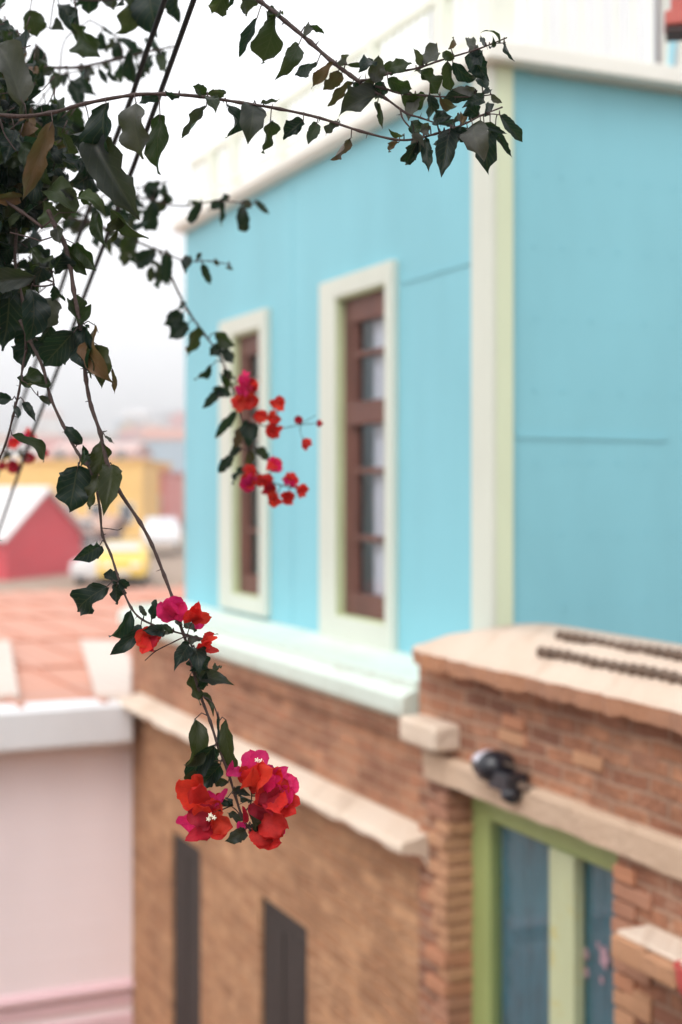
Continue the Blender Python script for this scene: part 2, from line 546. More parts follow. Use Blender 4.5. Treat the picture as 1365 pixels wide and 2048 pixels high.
# --- projecting mint ledge under the blue storey
zt_in = zat(1300, 790, 0); z_groove = zat(1362, 790, .46)
XL = solve(800, .52)
xe2 = XE - .03
mb = MB()
mb.prism([(0, zt_in), (-.30, zt_in - .045), (-.42, zt_in - .075), (-.45, zt_in - .10), (-.45, z_groove + .02), (-.40, z_groove), (0, z_groove)], xe2, XL)
mb.prism([(0, z_groove - .004), (-.40, z_groove - .004), (-.49, z_groove - .03), (-.52, z_groove - .05), (-.52, Z_BASE + .05), (-.47, Z_BASE + .015), (-.40, Z_BASE), (0, Z_BASE)], xe2, XL + .015)
# casement joints in the upper moulding
mb.build("window_ledge", M['mint'], house, bevel=.008)

# --- lower storey: brick band, stone string course, tan plaster with two dark doorways
OW = .42
Z_ST = zat(1690, 800, .60)                       # top front edge of the stone course
x_e = solve(266, OW); XQ = solve(872, OW)
mb = MB()
wall_cells(mb, x_e, XQ, Z_ST - .05, Z_BASE + .02, -OW, .1, [])
mb.box(x_e + .01, XQ - .02, -.46, -OW, Z_BASE - .07, Z_BASE + .02)       # corbelled course under the ledge
mb.build("brick_band", M['brick_brown'], house)
d1 = (solve(342, OW), solve(401, OW), -8.0, zat(1702, 401, OW))
d2 = (solve(519, OW), solve(614, OW), -8.0, zat(1858, 614, OW))
mb = MB()
wall_cells(mb, x_e - .006, XQ, -5.6, Z_ST - .06, -OW, .1, [(d1[0], d1[1], -5.0, d1[3]), (d2[0], d2[1], -5.0, d2[3])])
mb.poly([(x_e, 7, -5.6), (x_e, .1, -5.6), (x_e, .1, Z_BASE), (x_e, 7, Z_BASE)])
mb.build("plaster_wall", M['plaster'], house)
for d in (d1, d2):
    mb = MB()
    x0, x1, z1 = d[0], d[1], d[3]
    mb.box(x0, x1, -.395, -.35, -5.0, z1 - .001)
    w = (x1 - x0)
    for k in range(2):
        a = x0 + w * (.08 + .46 * k)
        mb.box(a, a + w * .38, -.402, -.395, -4.0, z1 - .12)
    mb.build("door", M['dark'], house, bevel=.004)
# stone course, edge broken a little
mb = MB()
n = 46; x0, x1 = solve(232, .60), solve(800, .60)
rr = random.Random(11)
prev = None
for i in range(n + 1):
    x = x0 + (x1 - x0) * i / n
    j = rr.uniform(-.008, .008); j2 = rr.uniform(-.01, .01)
    sec = [(x, -.40, Z_ST + .04), (x, -.585 + j, Z_ST + .005), (x, -.60 + j, Z_ST - .015), (x, -.60 + j, Z_ST - .035 + j2), (x, -.50, Z_ST - .055 + j2), (x, -.455, Z_ST - .13), (x, -.40, Z_ST - .15)]
    b = len(mb.v); mb.v += sec
    if prev is not None:
        for k in range(7):
            k2 = (k + 1) % 7
            mb.face((prev + k, prev + k2, b + k2, b + k), 1 if k in (3, 4, 5) else 0)  # underside faces take a darker tone that paints in their shade
    else: mb.face([b + k for k in range(7)])
    prev = b
mb.face([prev + k for k in reversed(range(7))])
mb.build("stone_course", [M['stone'], M['orange']], house)

# ------------------------------------------------------------------ brick parapet wall with the green window
bw = empty("brick_wall", C0, ANG, "weathered brick wall with pale mortar capping and a green framed window", "wall")
OB = .46
Z_CF = zat(1343, 1030, .58); Z_CB = zat(1236, 1030, .06)
XB0 = solve(838, OB); XB1 = 4.6
l0, l1 = solve(900, OB), solve(1235, OB)
Z_LT, Z_LB = zat(1640, 1100, OB), zat(1697, 1235, OB)
Z_LT = Z_LB + .125
mb = MB()
wall_cells(mb, XB0, XB1, -5.6, Z_CF - .07, -OB, -.06, [(l0, l1, -3.2, Z_LB)])
mb.build("brickwork", M['brick'], bw)
# single bricks standing a little proud, and the toothed jamb
mb = MB(); rr = random.Random(5)
z = -3.2; i = 0
while z < Z_LB - .09:
    w = .16 if i % 2 else .09
    mb.box(l0 - w + rr.uniform(-.015, .015), l0 + rr.uniform(.0, .014), -OB - rr.uniform(.012, .035), -OB + .12, z, z + .052, rr.randrange(3))
    mb.box(l1 - rr.uniform(.0, .014), l1 + (.2 if i % 2 else .11), -OB - rr.uniform(.008, .02), -OB + .12, z, z + .052, rr.randrange(3))
    z += .062; i += 1
for k in range(90):
    x = rr.uniform(XB0 + .02, 2.6); z = -OB * 0 + rr.uniform(-2.4, Z_CF - .22)
    z = round(z / .062) * .062
    if l0 - .25 < x < l1 + .05 and z < Z_LT + .08: continue
    if Z_LB - .08 < z < Z_LT + .06: continue
    mb.box(x, x + rr.uniform(.12, .21), -OB - rr.uniform(.004, .016), -OB + .05, z, z + .05, rr.randrange(3))
M['bk1'] = plaster("brick_a", (.50, .22, .12), (.44, .20, .11), (.30, .15, .10))
M['bk2'] = plaster("brick_b", (.56, .30, .17), (.46, .24, .13), (.30, .16, .10))
M['bk3'] = plaster("brick_c", (.34, .15, .09), (.42, .21, .13), (.24, .12, .08))
mb.build("proud_brick", [M['bk1'], M['bk2'], M['bk3']], bw, "courses of bricks standing proud of the wall and toothed at the window", bevel=.006)["kind"] = "stuff"
# capping
mb = MB(); n = 70
xa = solve(806, .58)
prev = None; rr = random.Random(21)
for i in range(n + 1):
    f = i / n
    x = xa + (XB1 - xa) * (f ** 1.25)
    # the far end is rounded off
    e = min(1, max(0, (x - xa) / .42)); bulge = math.sqrt(max(0, 1 - (1 - e) ** 2))
    back = -.36 + (.36 - .06) * bulge
    zb = Z_CF + .02 + (Z_CB - Z_CF - .02) * bulge
    j = rr.uniform(-.012, .012); j2 = rr.uniform(-.008, .008)
    fr = -.58 + .05 * (1 - bulge) + j
    mid = (fr + back) / 2
    sec = [(x, back, zb), (x, mid, (zb + Z_CF) / 2 + .025 * bulge + j2), (x, fr + .02, Z_CF + .004), (x, fr, Z_CF - .012), (x, fr + .01, Z_CF - .075 + j2), (x, -.40, Z_CF - .08), (x, back + .02, Z_CF - .08)]
    b = len(mb.v); mb.v += sec
    if prev is not None:
        for k in range(7):
            k2 = (k + 1) % 7
            mb.face((prev + k, prev + k2, b + k2, b + k), 1 if k in (3, 4) else 0, k in (0, 1))
    else: mb.face([b + k for k in range(7)])
    prev = b
mb.face([prev + k for k in reversed(range(7))])
mb.build("capping", [M['mortar'], M['orange']], bw)
# lintel, stone block at its far end
mb = MB(); n = 30; prev = None
xa, xb = solve(862, OB), 3.4
for i in range(n + 1):
    x = xa + (xb - xa) * i / n
    j = rr.uniform(-.006, .006); j2 = rr.uniform(-.008, .008)
    sec = [(x, -.30, Z_LT), (x, -OB - .035, Z_LT - .01 + j), (x, -OB - .045, Z_LT - .03), (x, -OB - .04 + j, Z_LB + j2 * .5), (x, -.20, Z_LB - .004)]
    b = len(mb.v); mb.v += sec
    if prev is not None:
        for k in range(5): mb.face((prev + k, prev + (k + 1) % 5, b + (k + 1) % 5, b + k))
    else: mb.face([b + k for k in range(5)])
    prev = b
mb.face([prev + k for k in reversed(range(5))])
mb.build("lintel", M['lintel'], bw)
mb = MB()
bx0, bx1 = solve(796, OB + .12), solve(868, OB + .12)
bz1, bz0 = zat(1445, 840, OB + .12), zat(1497, 840, OB + .12)
mb.box(bx0, bx1, -OB - .12, -.3, bz0, bz1)
mb.build("beam_end", M['stone'], bw, "pale stone block sticking out of the brick", bevel=.018)
# green window
mb = MB(); ya, yb = -.355, -.285
g0 = l0 - .01
jl1 = solve(979, .355); ml0, ml1 = solve(1098, .365), solve(1148, .365)
zb_ = -3.1
mb.box(g0, jl1, ya, yb, zb_, Z_LB - .002)
mb.box(jl1, l1 + .05, ya, yb, Z_LB - .14, Z_LB - .002)
gw = mb.build("window", M['lime'], bw, bevel=.006)
mb = MB(); mb.box(ml0, ml1, ya - .012, yb - .03, zb_, Z_LB - .14); mb.build("mullion", M['limepale'], gw, bevel=.006)
mb = MB(); mb.poly([(jl1 - .01, -.325, zb_), (l1 + .05, -.325, zb_), (l1 + .05, -.325, Z_LB - .09), (jl1 - .01, -.325, Z_LB - .09)]); mb.build("pane", M['glass'], gw)
cu = MB(); n = 90
for i in range(n + 1):
    x = jl1 - .02 + (l1 + .06 - jl1) * i / n
    y = -.300 + .010 * math.sin(i * .9) + .008 * math.sin(i * 2.1 + 1)
    cu.v += [(x, y, zb_), (x, y, Z_LB - .05)]
for i in range(n): cu.face((2 * i, 2 * i + 2, 2 * i + 3, 2 * i + 1), 0, True)
cu.build("curtain", M['teal'], gw, recalc=False)
M['paintedreflection'] = simple("pink_reflection_paint", (.62, .34, .36), .8)
fl = MB()  # flower reflections in the pane, painted as flat pink shapes
for px, py, r in ((1172, 1908, .022), (1208, 1915, .036), (1173, 1945, .02), (1203, 1960, .014), (1196, 1890, .012)):
    x = solve(px, .318); z = zat(py, px, .318)
    b = len(fl.v); k = 14
    fl.v.append((x, -.318, z))
    for i in range(k):
        a = i * 2 * math.pi / k; q = r * (1 + .25 * math.cos(a * 5))
        fl.v.append((x + q * math.cos(a) * .8, -.318, z + q * 1.15 * math.sin(a)))
    for i in range(k): fl.face((b, b + 1 + i, b + 1 + (i + 1) % k))
fl.build("flower_reflection", M['paintedreflection'], gw, "pale pink flower reflections painted behind the window pane")
mb = MB(); mb.box(l0 - .03, l1, -OB - .03, -.285, -3.2, -3.1); mb.build("sill", M['lintel'], gw)
# projecting brick ledge at lower right
mb = MB()
sx0, sx1 = solve(1213, OB + .16), solve(1440, OB + .16)
sz1 = zat(1862, 1213, OB + .16)
rr = random.Random(8); k = sx0
while k < sx1:
    w = rr.uniform(.18, .23)
    mb.box(k, min(k + w - .012, sx1), -OB - .16 + rr.uniform(-.01, .015), -OB + .05, sz1 - .085 + rr.uniform(-.006, .006), sz1 - .012 + rr.uniform(-.004, .004), 0)
    k += w
mb.box(sx0 + .012, sx1, -OB - .13, -OB + .05, sz1 - .014, sz1 + .006, 1)
mb.build("brick_ledge", [M['bk2'], M['stone']], bw, bevel=.008)

# iron bars lying on the capping
for (pa, ya_), sd in (((1118, 1288), 1), ((1082, 1320), 2)):
    mb = MB(); rr = random.Random(sd)
    o_ = .58 - (1343 - (ya_ + (1030 - pa) * .16)) / 107.0 * .52
    xs_ = solve(pa, o_); L = 2.2
    fy = (o_ - .06) / .52
    zc = Z_CB + (Z_CF - Z_CB) * fy + .028
    pts = []; rad = []
    k = 0
    while k * .0115 < L:
        x = xs_ + k * .0115
        pts.append((x, -o_ + .004 * math.sin(k * .05) - fy * 0, zc + .003 * math.sin(k * .13)))
        rad.append(.010 + (.011 if k % 5 in (0, 1) else 0) + rr.uniform(0, .003))
        k += 1
    mb.tube(pts, rad, 7)
    lab = "rusty ribbed iron bar on the wall capping, the one nearer the blue wall" if sd == 1 else "rusty ribbed iron bar on the wall capping, the one nearer its front edge"
    tag(mb.build("iron_bar", M['rust']), lab, "iron bar", "iron bars on the capping").matrix_world = Matrix.Translation(C0) @ Matrix.Rotation(ANG, 4, 'Z')

# black hooded lamp on the lintel
lamp = empty("wall_lamp", C0 + LX * solve(980, OB + .08) - LY * (OB + .04) + Vector((0, 0, Z_LT)), ANG, "glossy black hooded lamp sitting on the lintel above the green window", "lamp")
def lathe_x(mb, prof, cx, cy, cz, n=18, sy=1, sz=1, mat=0):
    b = len(mb.v)
    for x, r in prof:
        for k in range(n):
            a = 2 * math.pi * k / n
            mb.v.append((cx + x, cy + r * math.cos(a) * sy, cz + r * math.sin(a) * sz))
    for i in range(len(prof) - 1):
        for k in range(n):
            mb.face((b + i * n + k, b + i * n + (k + 1) % n, b + (i + 1) * n + (k + 1) % n, b + (i + 1) * n + k), mat, True)
    mb.face([b + k for k in range(n)], mat); e = b + (len(prof) - 1) * n
    mb.face([e + k for k in reversed(range(n))], mat)
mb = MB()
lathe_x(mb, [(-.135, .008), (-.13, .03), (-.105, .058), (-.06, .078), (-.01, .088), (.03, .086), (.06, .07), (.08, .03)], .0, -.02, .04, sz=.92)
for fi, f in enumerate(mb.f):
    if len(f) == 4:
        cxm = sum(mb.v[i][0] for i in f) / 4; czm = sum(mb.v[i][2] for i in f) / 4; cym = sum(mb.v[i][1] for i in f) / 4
        if -.115 < cxm < -.03 and czm > .06 and cym < .02: mb.m[fi] = 1  # pale faces paint a sky highlight onto the black hood
mb.build("hood", [M['black'], simple("painted_hood_highlight", (.62, .60, .68), .3)], lamp)
mb = MB()
mb.box(.02, .19, -.07, .03, -.05, .04); lathe_x(mb, [(.0, .03), (.015, .04), (.06, .04), (.075, .02)], .13, -.04, -.06)
mb.box(-.09, .05, -.06, .02, -.035, .0)
mb.build("body", M['black'], lamp, bevel=.012)
mb = MB()
mb.tube([(.15, -.01, -.01), (.22, .0, -.02), (.27, .03, -.022)], [.026, .022, .012], 8)
mb.tube([(.07, -.02, .07), (.13, .0, .062), (.19, .03, .066)], [.008, .007, .006], 6)
mb.build("bracket", M['rust'], lamp)

# red pot on the ledge
mb = MB()
xq = solve(1358, OB + .17)
b = 0
pr_p = [(.004, .0), (.03, .0), (.036, .03), (.044, .07), (.048, .085), (.05, .09), (.044, .09), (.04, .04)]
n = 18
for r, z in pr_p:
    for k in range(n):
        a = 2 * math.pi * k / n
        mb.v.append((xq + r * math.cos(a), -OB - .13 + r * math.sin(a), sz1 - .035 + z - .05))
for i in range(len(pr_p) - 1):
    for k in range(n): mb.face((i * n + k, i * n + (k + 1) % n, (i + 1) * n + (k + 1) % n, (i + 1) * n + k), 0, True)
mb.face([k for k in range(n)])
pt = mb.build("red_pot", simple("red_plastic", (.62, .10, .09), .45))
pt.matrix_world = Matrix.Translation(C0) @ Matrix.Rotation(ANG, 4, 'Z')
lamp.scale = (.92, .92, .80)
tag(pt, "small bright red pot at the end of the projecting brick ledge", "pot")

# ------------------------------------------------------------------ white shed on the roof, upper right
shed = empty("roof_shed", C0, ANG, "white corrugated shed with a red eave standing on the flat roof", "shed")
ysh = 1.0
mb = MB(); n = 90
z0s, z1s = zr - .01, zr + 2.6
xs0 = -4.0
ra = solveR(1262) + .55
for i in range(n + 1):
    y = .62 + (ra - .62) * i / n
    x = -.55 + .006 * math.sin(i * 1.5)
    mb.v += [(x, y, z0s), (x, y, z1s)]
for i in range(n): mb.face((2 * i, 2 * i + 2, 2 * i + 3, 2 * i + 1), 0, True)
mb.build("corrugated_wall", M['white'], shed, recalc=False)
mb = MB()
mb.box(-1.8, -.56, .62, .66, z0s, z1s); mb.box(-1.8, -.6, ra, ra + .05, z0s, z1s); mb.box(-1.8, -1.75, .62, ra + .05, z0s, z1s)
mb.box(-1.85, -.5, .6, ra + 3.0, z1s, z1s + .06)
mb.build("side_wall", M['white'], shed)
mb = MB(); mb.box(-1.8, -.5, ra + .05, ra + 2.6, z0s, z1s); mb.build("rear_wall", M['lilac'], shed)
mb = MB(); mb.tube([(-.46, ra + .02, zr), (-.46, ra + .05, zr + .3), (-.46, ra + .16, zr + .9), (-.46, ra + .3, z1s)], .022, 8)
mb.build("pipe", M['skyblue'], shed)
# neighbour's red eave, nearer than the blue wall, cut off by the picture's corner
De = 4.6
ev = empty("red_eave", P(1330, 56, De), math.radians(-12), "red painted eave with a dark underside jutting in at the upper right corner", "eave")
mb = MB(); mb.box(.0, 1.6, 0, .12, .012, .06); mb.box(.02, 1.6, .02, .12, .06, .26); mb.build("fascia", M['redeave'], ev, bevel=.006)
mb = MB(); mb.box(.004, 1.6, .01, .12, -.010, .011); mb.box(-.03, 1.65, -.04, .15, .261, .30); mb.build("eave_edge", M['darkeave'], ev, bevel=.004)

# ------------------------------------------------------------------ pink garage beyond the house
G0 = C0 + LX * x_e - LY * OW
GA = math.atan2(.411, .912)
def gx(px):
    r = (px - CX) / F
    return (r * G0.y - G0.x) / (LY.x - r * LY.y)
def gd(x): return G0.y + LY.y * x
garage = empty("pink_garage", Vector((G0.x, G0.y, 0)), GA, "pale pink garage with white fascia and rust red roof beside the brick house", "garage")
GL = -7.5
z_fb = zpix(1490, gd(gx(20))); z_ft = zpix(1412, gd(gx(20)))
mb = MB()
z_lo = zpix(1985, gd(gx(130)))
n = 34; zb0 = z_lo + .02; zb1 = z_fb
mb.poly([(GL, .0, zb0), (-.004, .0, zb0), (-.004, .0, zb1), (GL, .0, zb1)])
for k in range(1, 8):                                   # faint shutter laps
    z = zb0 + (zb1 - zb0) * k / 8
    mb.prism([(0.0, z), (-.0015, z), (-.002, z + .012), (0.0, z + .03)], GL, -.004)
mb.box(GL, -.004, .004, .12, -5.6, zb1)
mb.box(GL, -.004, .12, 8.0, -5.6, zb1 - .1)
mb.build("wall", M['pink'], garage)
mb = MB()
mb.prism([(0, z_lo + .04), (-.02, z_lo + .035), (-.05, z_lo), (-.05, z_lo - .03), (0, z_lo - .06)], GL, -.004)
mb.box(GL, -.004, -.012, .003, z_lo - .16, z_lo - .075); mb.box(GL, -.004, -.02, .003, -5.6, z_lo - .22)
mb.build("base_moulding", M['pinkdark'], garage, bevel=.006)
mb = MB()
mb.prism([(-.02, z_fb), (-.30, z_fb), (-.32, z_fb + .02), (-.32, z_ft), (-.28, z_ft + .02), (-.02, z_ft + .02)], GL, -.09)
mb.build("fascia", M['white'], garage, bevel=.012)
# roof
DR = 15.0
zr0 = z_ft + .015; zr1 = zpix(1195, gd(-1.5) + DR * .92)
def roofz(y): return zr0 + (zr1 - zr0) * (y + .28) / (DR + .28)
def on_roof(px, py):
    "point of the roof plane seen at a photo pixel, in garage coordinates"
    k = (zr1 - zr0) / (DR + .28)
    rx, rz = (px - CX) / F, (HY - py) / F
    # world: (rx*D, D, rz*D); local x,y by projection on LY and the receding direction
    bx, by = LY.x * rx + LY.y, -LX.x * rx - LX.y
    gx0, gy0 = LY.x * G0.x + LY.y * G0.y, -LX.x * G0.x - LX.y * G0.y
    D = (zr0 + k * (.28 - gy0)) / (rz - k * by)
    x, y = bx * D - gx0, by * D - gy0
    return x, y, zr0 + k * (y + .28)
XR = 6.5
mb = MB()
mb.poly([(GL, -.28, zr0), (0, -.28, zr0), (0, .02, roofz(.02)), (XR, .02, roofz(.02)), (XR, DR, zr1), (-14, DR, zr1), (-14, 3, roofz(3)), (GL, 3, roofz(3))], 0)
for x in [GL + .6 * i for i in range(24)]:
    y0 = -.27 if x < -.1 else .05
    mb.prism([(y0, roofz(y0) + .002), (DR, zr1 + .002), (DR, zr1 + .028), (y0, roofz(y0) + .028)], x, x + .04, 0)
for y in (2.2, 5.0, 8.5, 11.5):
    mb.prism([(y, roofz(y) + .002), (y + .1, roofz(y + .1) + .002), (y + .1, roofz(y + .1) + .04), (y, roofz(y) + .03)], -13 if y > 3 else GL, XR, 0)
mb.build("roof", M['roof'], garage)
mb = MB()
def patch(c):
    pts = [on_roof(*a) for a in c]
    b = len(mb.v)
    mb.v += [(x, y, z + .05) for x, y, z in pts] + [(x, y, z + .012) for x, y, z in pts]
    n = len(pts)
    mb.face(range(b, b + n)); mb.face([b + n + i for i in reversed(range(n))])
    for i in range(n): mb.face((b + i, b + n + i, b + n + (i + 1) % n, b + (i + 1) % n))
patch([(192, 1402), (262, 1404), (262, 1330), (240, 1292), (160, 1288)])
patch([(-20, 1402), (38, 1402), (20, 1290), (-20, 1290)])
mb.build("flashing", M['roofpale'], garage)

# ------------------------------------------------------------------ the town beyond
def gable_house(name, x, y, z, w, d, h, rh, rz, cw, cr, label, group=None, wins=0, axis=0, detail=True):
    "walls w x d x h, ridge rh above; axis 0: gable end faces the viewer"
    t = empty(name, (x, y, z), rz, label, "house", group)
    mb = MB()
    mb.box(-w / 2, w / 2, 0, d, -3, h)
    if rh > 0:
        if axis == 0:
            mb.poly([(-w / 2, 0, h), (w / 2, 0, h), (0, 0, h + rh)]); mb.poly([(w / 2, d, h), (-w / 2, d, h), (0, d, h + rh)])
        else:
            mb.poly([(-w / 2, d, h), (-w / 2, 0, h), (-w / 2, d / 2, h + rh)]); mb.poly([(w / 2, 0, h), (w / 2, d, h), (w / 2, d / 2, h + rh)])
    mb.build("wall", cw, t)
    mb = MB(); e = .3; th = .12
    if rh <= 0:
        mb.box(-w / 2 - .15, w / 2 + .15, -.15, d + .15, h, h + .2)
    elif axis == 0:
        k = rh / (w / 2)
        for s in (-1, 1):
            a = [(0, rh + h + .02), (s * (w / 2 + e), h - k * e + .02), (s * (w / 2 + e), h - k * e + .02 + th), (0, rh + h + .02 + th)]
            b = len(mb.v)
            mb.v += [(p, -e, q) for p, q in a] + [(p, d + e, q) for p, q in a]
            for i in range(4): mb.face((b + i, b + (i + 1) % 4, b + 4 + (i + 1) % 4, b + 4 + i))
            mb.face((b, b + 1, b + 2, b + 3)); mb.face((b + 7, b + 6, b + 5, b + 4))
    else:
        k = rh / (d / 2)
        for y0, s in ((-e, 1), (d + e, -1)):
            a = [(y0, h - k * e + .02), (d / 2, h + rh + .02), (d / 2, h + rh + .02 + th), (y0, h - k * e + .02 + th)]
            mb.prism(a, -w / 2 - e, w / 2 + e)
    mb.build("roof", cr, t)
    if wins:
        for i in range(wins):
            cx = -w / 2 + w * (i + .5) / wins
            mb = MB(); mb.box(cx - .45, cx + .45, -.06, 0, h * .35, h * .35 + 1.2); wo = mb.build("window", WFR, t)
            mb = MB(); mb.box(cx - .36, cx + .36, -.08, -.06, h * .35 + .09, h * .35 + 1.11); mb.build("pane", WPN, wo)
    return t
WFR = simple("window_frame_white", (.7, .7, .68)); WPN = simple("window_pane_dark", (.10, .11, .13), .2)
red = simple("red_wall", (.60, .055, .075), .6, .15, .5); yel = simple("yellow_wall", (.80, .50, .16), .7, .1, .4)
whr = simple("pale_roof", (.70, .68, .68), .6); rose = simple("rose_wall", (.66, .24, .22), .7); brn = simple("brown_roof", (.45, .27, .20), .8)
pal = simple("pale_wall", (.66, .58, .54), .8); och = simple("ochre_wall", (.66, .46, .26), .8); grn = simple("grey_wall", (.46, .44, .46), .8)
dkb = simple("dark_brown_wall", (.22, .16, .16), .8)  # dark brown wall of the low shed
def town(name, pl, pr, pt, pb, D, d, rh, cw, cr, label, wins=0, axis=0, rz=0, group=None):
    w = (pr - pl) / F * D; x = ((pl + pr) / 2 - CX) / F * D
    z0, z1 = zpix(pb, D), zpix(pt, D)
    return gable_house(name, x, D, z0, w, d, z1 - z0, rh, rz, cw, cr, label, group, wins, axis)
gable_house("red_house", (90 - CX) / F * 56, 56, -3.75, 4.2, 10, 2.0, 1.75, 1.0, red, whr, "bright red house with a pale gabled roof at the left edge", None, 0, 0)
town("yellow_house", -80, 284, 925, 1110, 84, 14, 0, yel, simple("yellow_eave", (.72, .42, .10), .7), "long flat roofed yellow house behind the red one", 6, 0)
town("rose_house", 286, 332, 948, 1068, 92, 10, 0, rose, simple("rose_eave", (.55, .2, .18)), "narrow rose pink house right of the yellow one", 1)
town("brown_shed", 130, 210, 1062, 1110, 62, 5, .5, dkb, brn, "low brown shed between the red house and the yellow van", 1, 1)
town("pale_house", 100, 262, 905, 935, 120, 12, .9, simple("pale_pink_wall", (.66, .42, .40)), simple("pink_roof", (.62, .42, .38)), "pale pink house showing just above the yellow roof", 4, 1)
# low roofs between the garage and the town
# far hazy town
rr = random.Random(17)
cols = [pal, och, rose, grn, simple("far_blue_wall", (.34, .44, .52)), simple("far_white_wall", (.72, .70, .68))]
roofs = [brn, whr, simple("far_red_roof", (.5, .24, .18)), simple("far_grey_roof", (.35, .34, .35))]
CN = ["beige", "ochre", "rose", "grey", "pale blue", "white"]; RN = ["brown", "pale", "red", "grey"]
rows = ["lowest", "lower", "middle", "upper", "highest"]
far = []
for i in range(30):
    D = 280 + 400 * (i / 30) ** 1.1 + rr.uniform(-8, 8)
    px = rr.uniform(262, 372) if i % 3 else rr.uniform(-20, 260)
    x = (px - CX) / F * D
    ci, ri = rr.randrange(6), rr.randrange(4)
    far.append((x, D, ci, ri, px))
cnt = {}
for x, D, ci, ri, px in far:
    cnt[(ci, ri)] = cnt.get((ci, ri), 0) + 1
for x, D, ci, ri, px in far:
    lab = "small blurred %s house with %s roof on the hazy hillside" % (CN[ci], RN[ri])
    gable_house("hill_house", x, D, terrain(x, D), rr.uniform(7, 11), rr.uniform(6, 9), rr.uniform(3.5, 7.5), rr.choice([0, 1.6, 2.2]), rr.uniform(-.3, .3), cols[ci], roofs[ri], lab, "houses on the hazy hillside", 0, rr.randrange(2))

# vehicles
def vehicle(name, x, y, z, rz, paintm, label, cat, w=1.75, L=4.2, h=1.5, van=False):
    t = empty(name, (x, y, z), rz, label, cat)
    hw = w / 2
    hood = .98 if not van else 1.15
    prof = [(0, .35), (0, .75), (.12, hood - .12), (1.0 if not van else .5, hood), (1.75 if not van else 1.0, h - .04), (2.1 if not van else 1.4, h), (L - .9 if not van else L - .3, h), (L - .35 if not van else L - .05, hood + .05), (L, .9), (L, .35)]
    mb = MB(); n = len(prof)
    secs = []
    for sx, k in ((-1, 0), (-1, 1), (1, 1), (1, 0)):
        inset = .0 if k == 0 else .0
        b = len(mb.v); secs.append(b)
        for y_, z_ in prof:
            tuck = .16 if z_ > hood + .02 else 0
            mb.v.append((sx * (hw - tuck - (0 if k == 0 else .05)), y_, z_ + (0 if k == 0 else (.03 if z_ > .5 else 0))))
    for a, b in zip(secs[:-1], secs[1:]):
        for i in range(n):
            j = (i + 1) % n
            mb.face((a + i, a + j, b + j, b + i), 0, False)
    mb.face([secs[0] + i for i in range(n)]); mb.face([secs[3] + i for i in reversed(range(n))])
    mb.build("body", paintm, t, bevel=.04)
    gm = MB()
    y0, y1 = (1.06, 1.72) if not van else (.56, .98)
    gm.poly([(-hw + .22, y0 - .01, hood + .07), (hw - .22, y0 - .01, hood + .07), (hw - .3, y1 - .02, h - .02), (-hw + .3, y1 - .02, h - .02)])
    for v in gm.v: pass
    gm.v = [(a, b - .03, c + .03) for a, b, c in gm.v]
    gm.build("windscreen", M['carglass'], t)
    for s in (-1, 1):
        mb = MB(); mb.box(s * (hw - .38) - .17, s * (hw - .38) + .17, -.03, .03, .66, .82); mb.build("headlight", M['lampglass'], t, bevel=.02)
        for yy in (.8, L - .85):
            mb = MB()
            lathe_x(mb, [(-.1, .2), (-.1, .3), (.1, .3), (.1, .2)], s * (hw - .1), yy, .31, 20)
            wh = mb.build("wheel", M['tyre'], t)
            mb = MB(); lathe_x(mb, [(-.02, .05), (-.02, .18), (.02, .18), (.02, .05)], s * (hw - .0), yy, .31, 16); mb.build("rim", M['white'], wh)
    mb = MB(); mb.box(-.3, .3, -.03, .01, .42, .56); mb.build("number_plate", M['white'], t)
    return t
M['carglass'] = simple("car_glass", (.55, .58, .62), .12, .02); M['lampglass'] = simple("lamp_glass", (.85, .85, .82), .12, .02)
M['tyre'] = simple("tyre", (.02, .02, .02), .8)
whitecar = simple("white_car_paint", (.80, .80, .82), .25, .02); yellowcar = simple("yellow_car_paint", (.82, .55, .10), .3, .02)
def place_vehicle(name, px, pb, D, *a, **k):
    x = (px - CX) / F * D
    return vehicle(name, x, D, zpix(pb, D), *a, **k)
place_vehicle("parked_car", 322, 1102, 66, .12, whitecar, "white car parked beside the blue house corner in the far street", "car")
place_vehicle("yellow_van", 243, 1172, 50, .1, yellowcar, "yellow van parked in the far street below the yellow house", "van", 1.75, 4.4, 1.45, True)
place_vehicle("parked_car", 180, 1172, 52, -.2, simple("silver_car_paint", (.62, .60, .62), .3, .02), "pale grey car parked left of the yellow van", "car", 1.6, 4.0, 1.35)
# ------------------------------------------------------------------ overhead cables
def cable(pts, d0, d1, r, label):
    out = []
    ys = [p[1] for p in pts]
    for px, py in pts:
        f = (py - pts[0][1]) / (pts[-1][1] - pts[0][1])
        inv = (1 - f) / d0 + f / d1
        out.append(P(px, py, 1 / inv))
    # carry on out of the frame
    out.insert(0, out[0] + (out[0] - out[1]) * 2)
    out.append(out[-1] + (out[-1] - out[-2]) * 6)
    mb = MB(); mb.tube(out, r, 10)
    tag(mb.build("cable", M['cable']), label, "cable", "overhead cables crossing the leaves")
cable([(391, -10), (330, 160), (268, 330), (207, 491), (169, 590), (121, 724), (88, 808), (66, 864), (37, 947), (4, 1044), (-20, 1110)], 2.15, 4.2, .0044,
      "black overhead cable whose top end runs out of the picture farther right of the two")
cable([(333, -10), (296, 95), (264, 192), (205, 345), (141, 517), (123, 572), (66, 741), (24, 863), (-25, 1005)], 2.2, 4.6, .0046,
      "black overhead cable whose top end runs out of the picture farther left of the two")

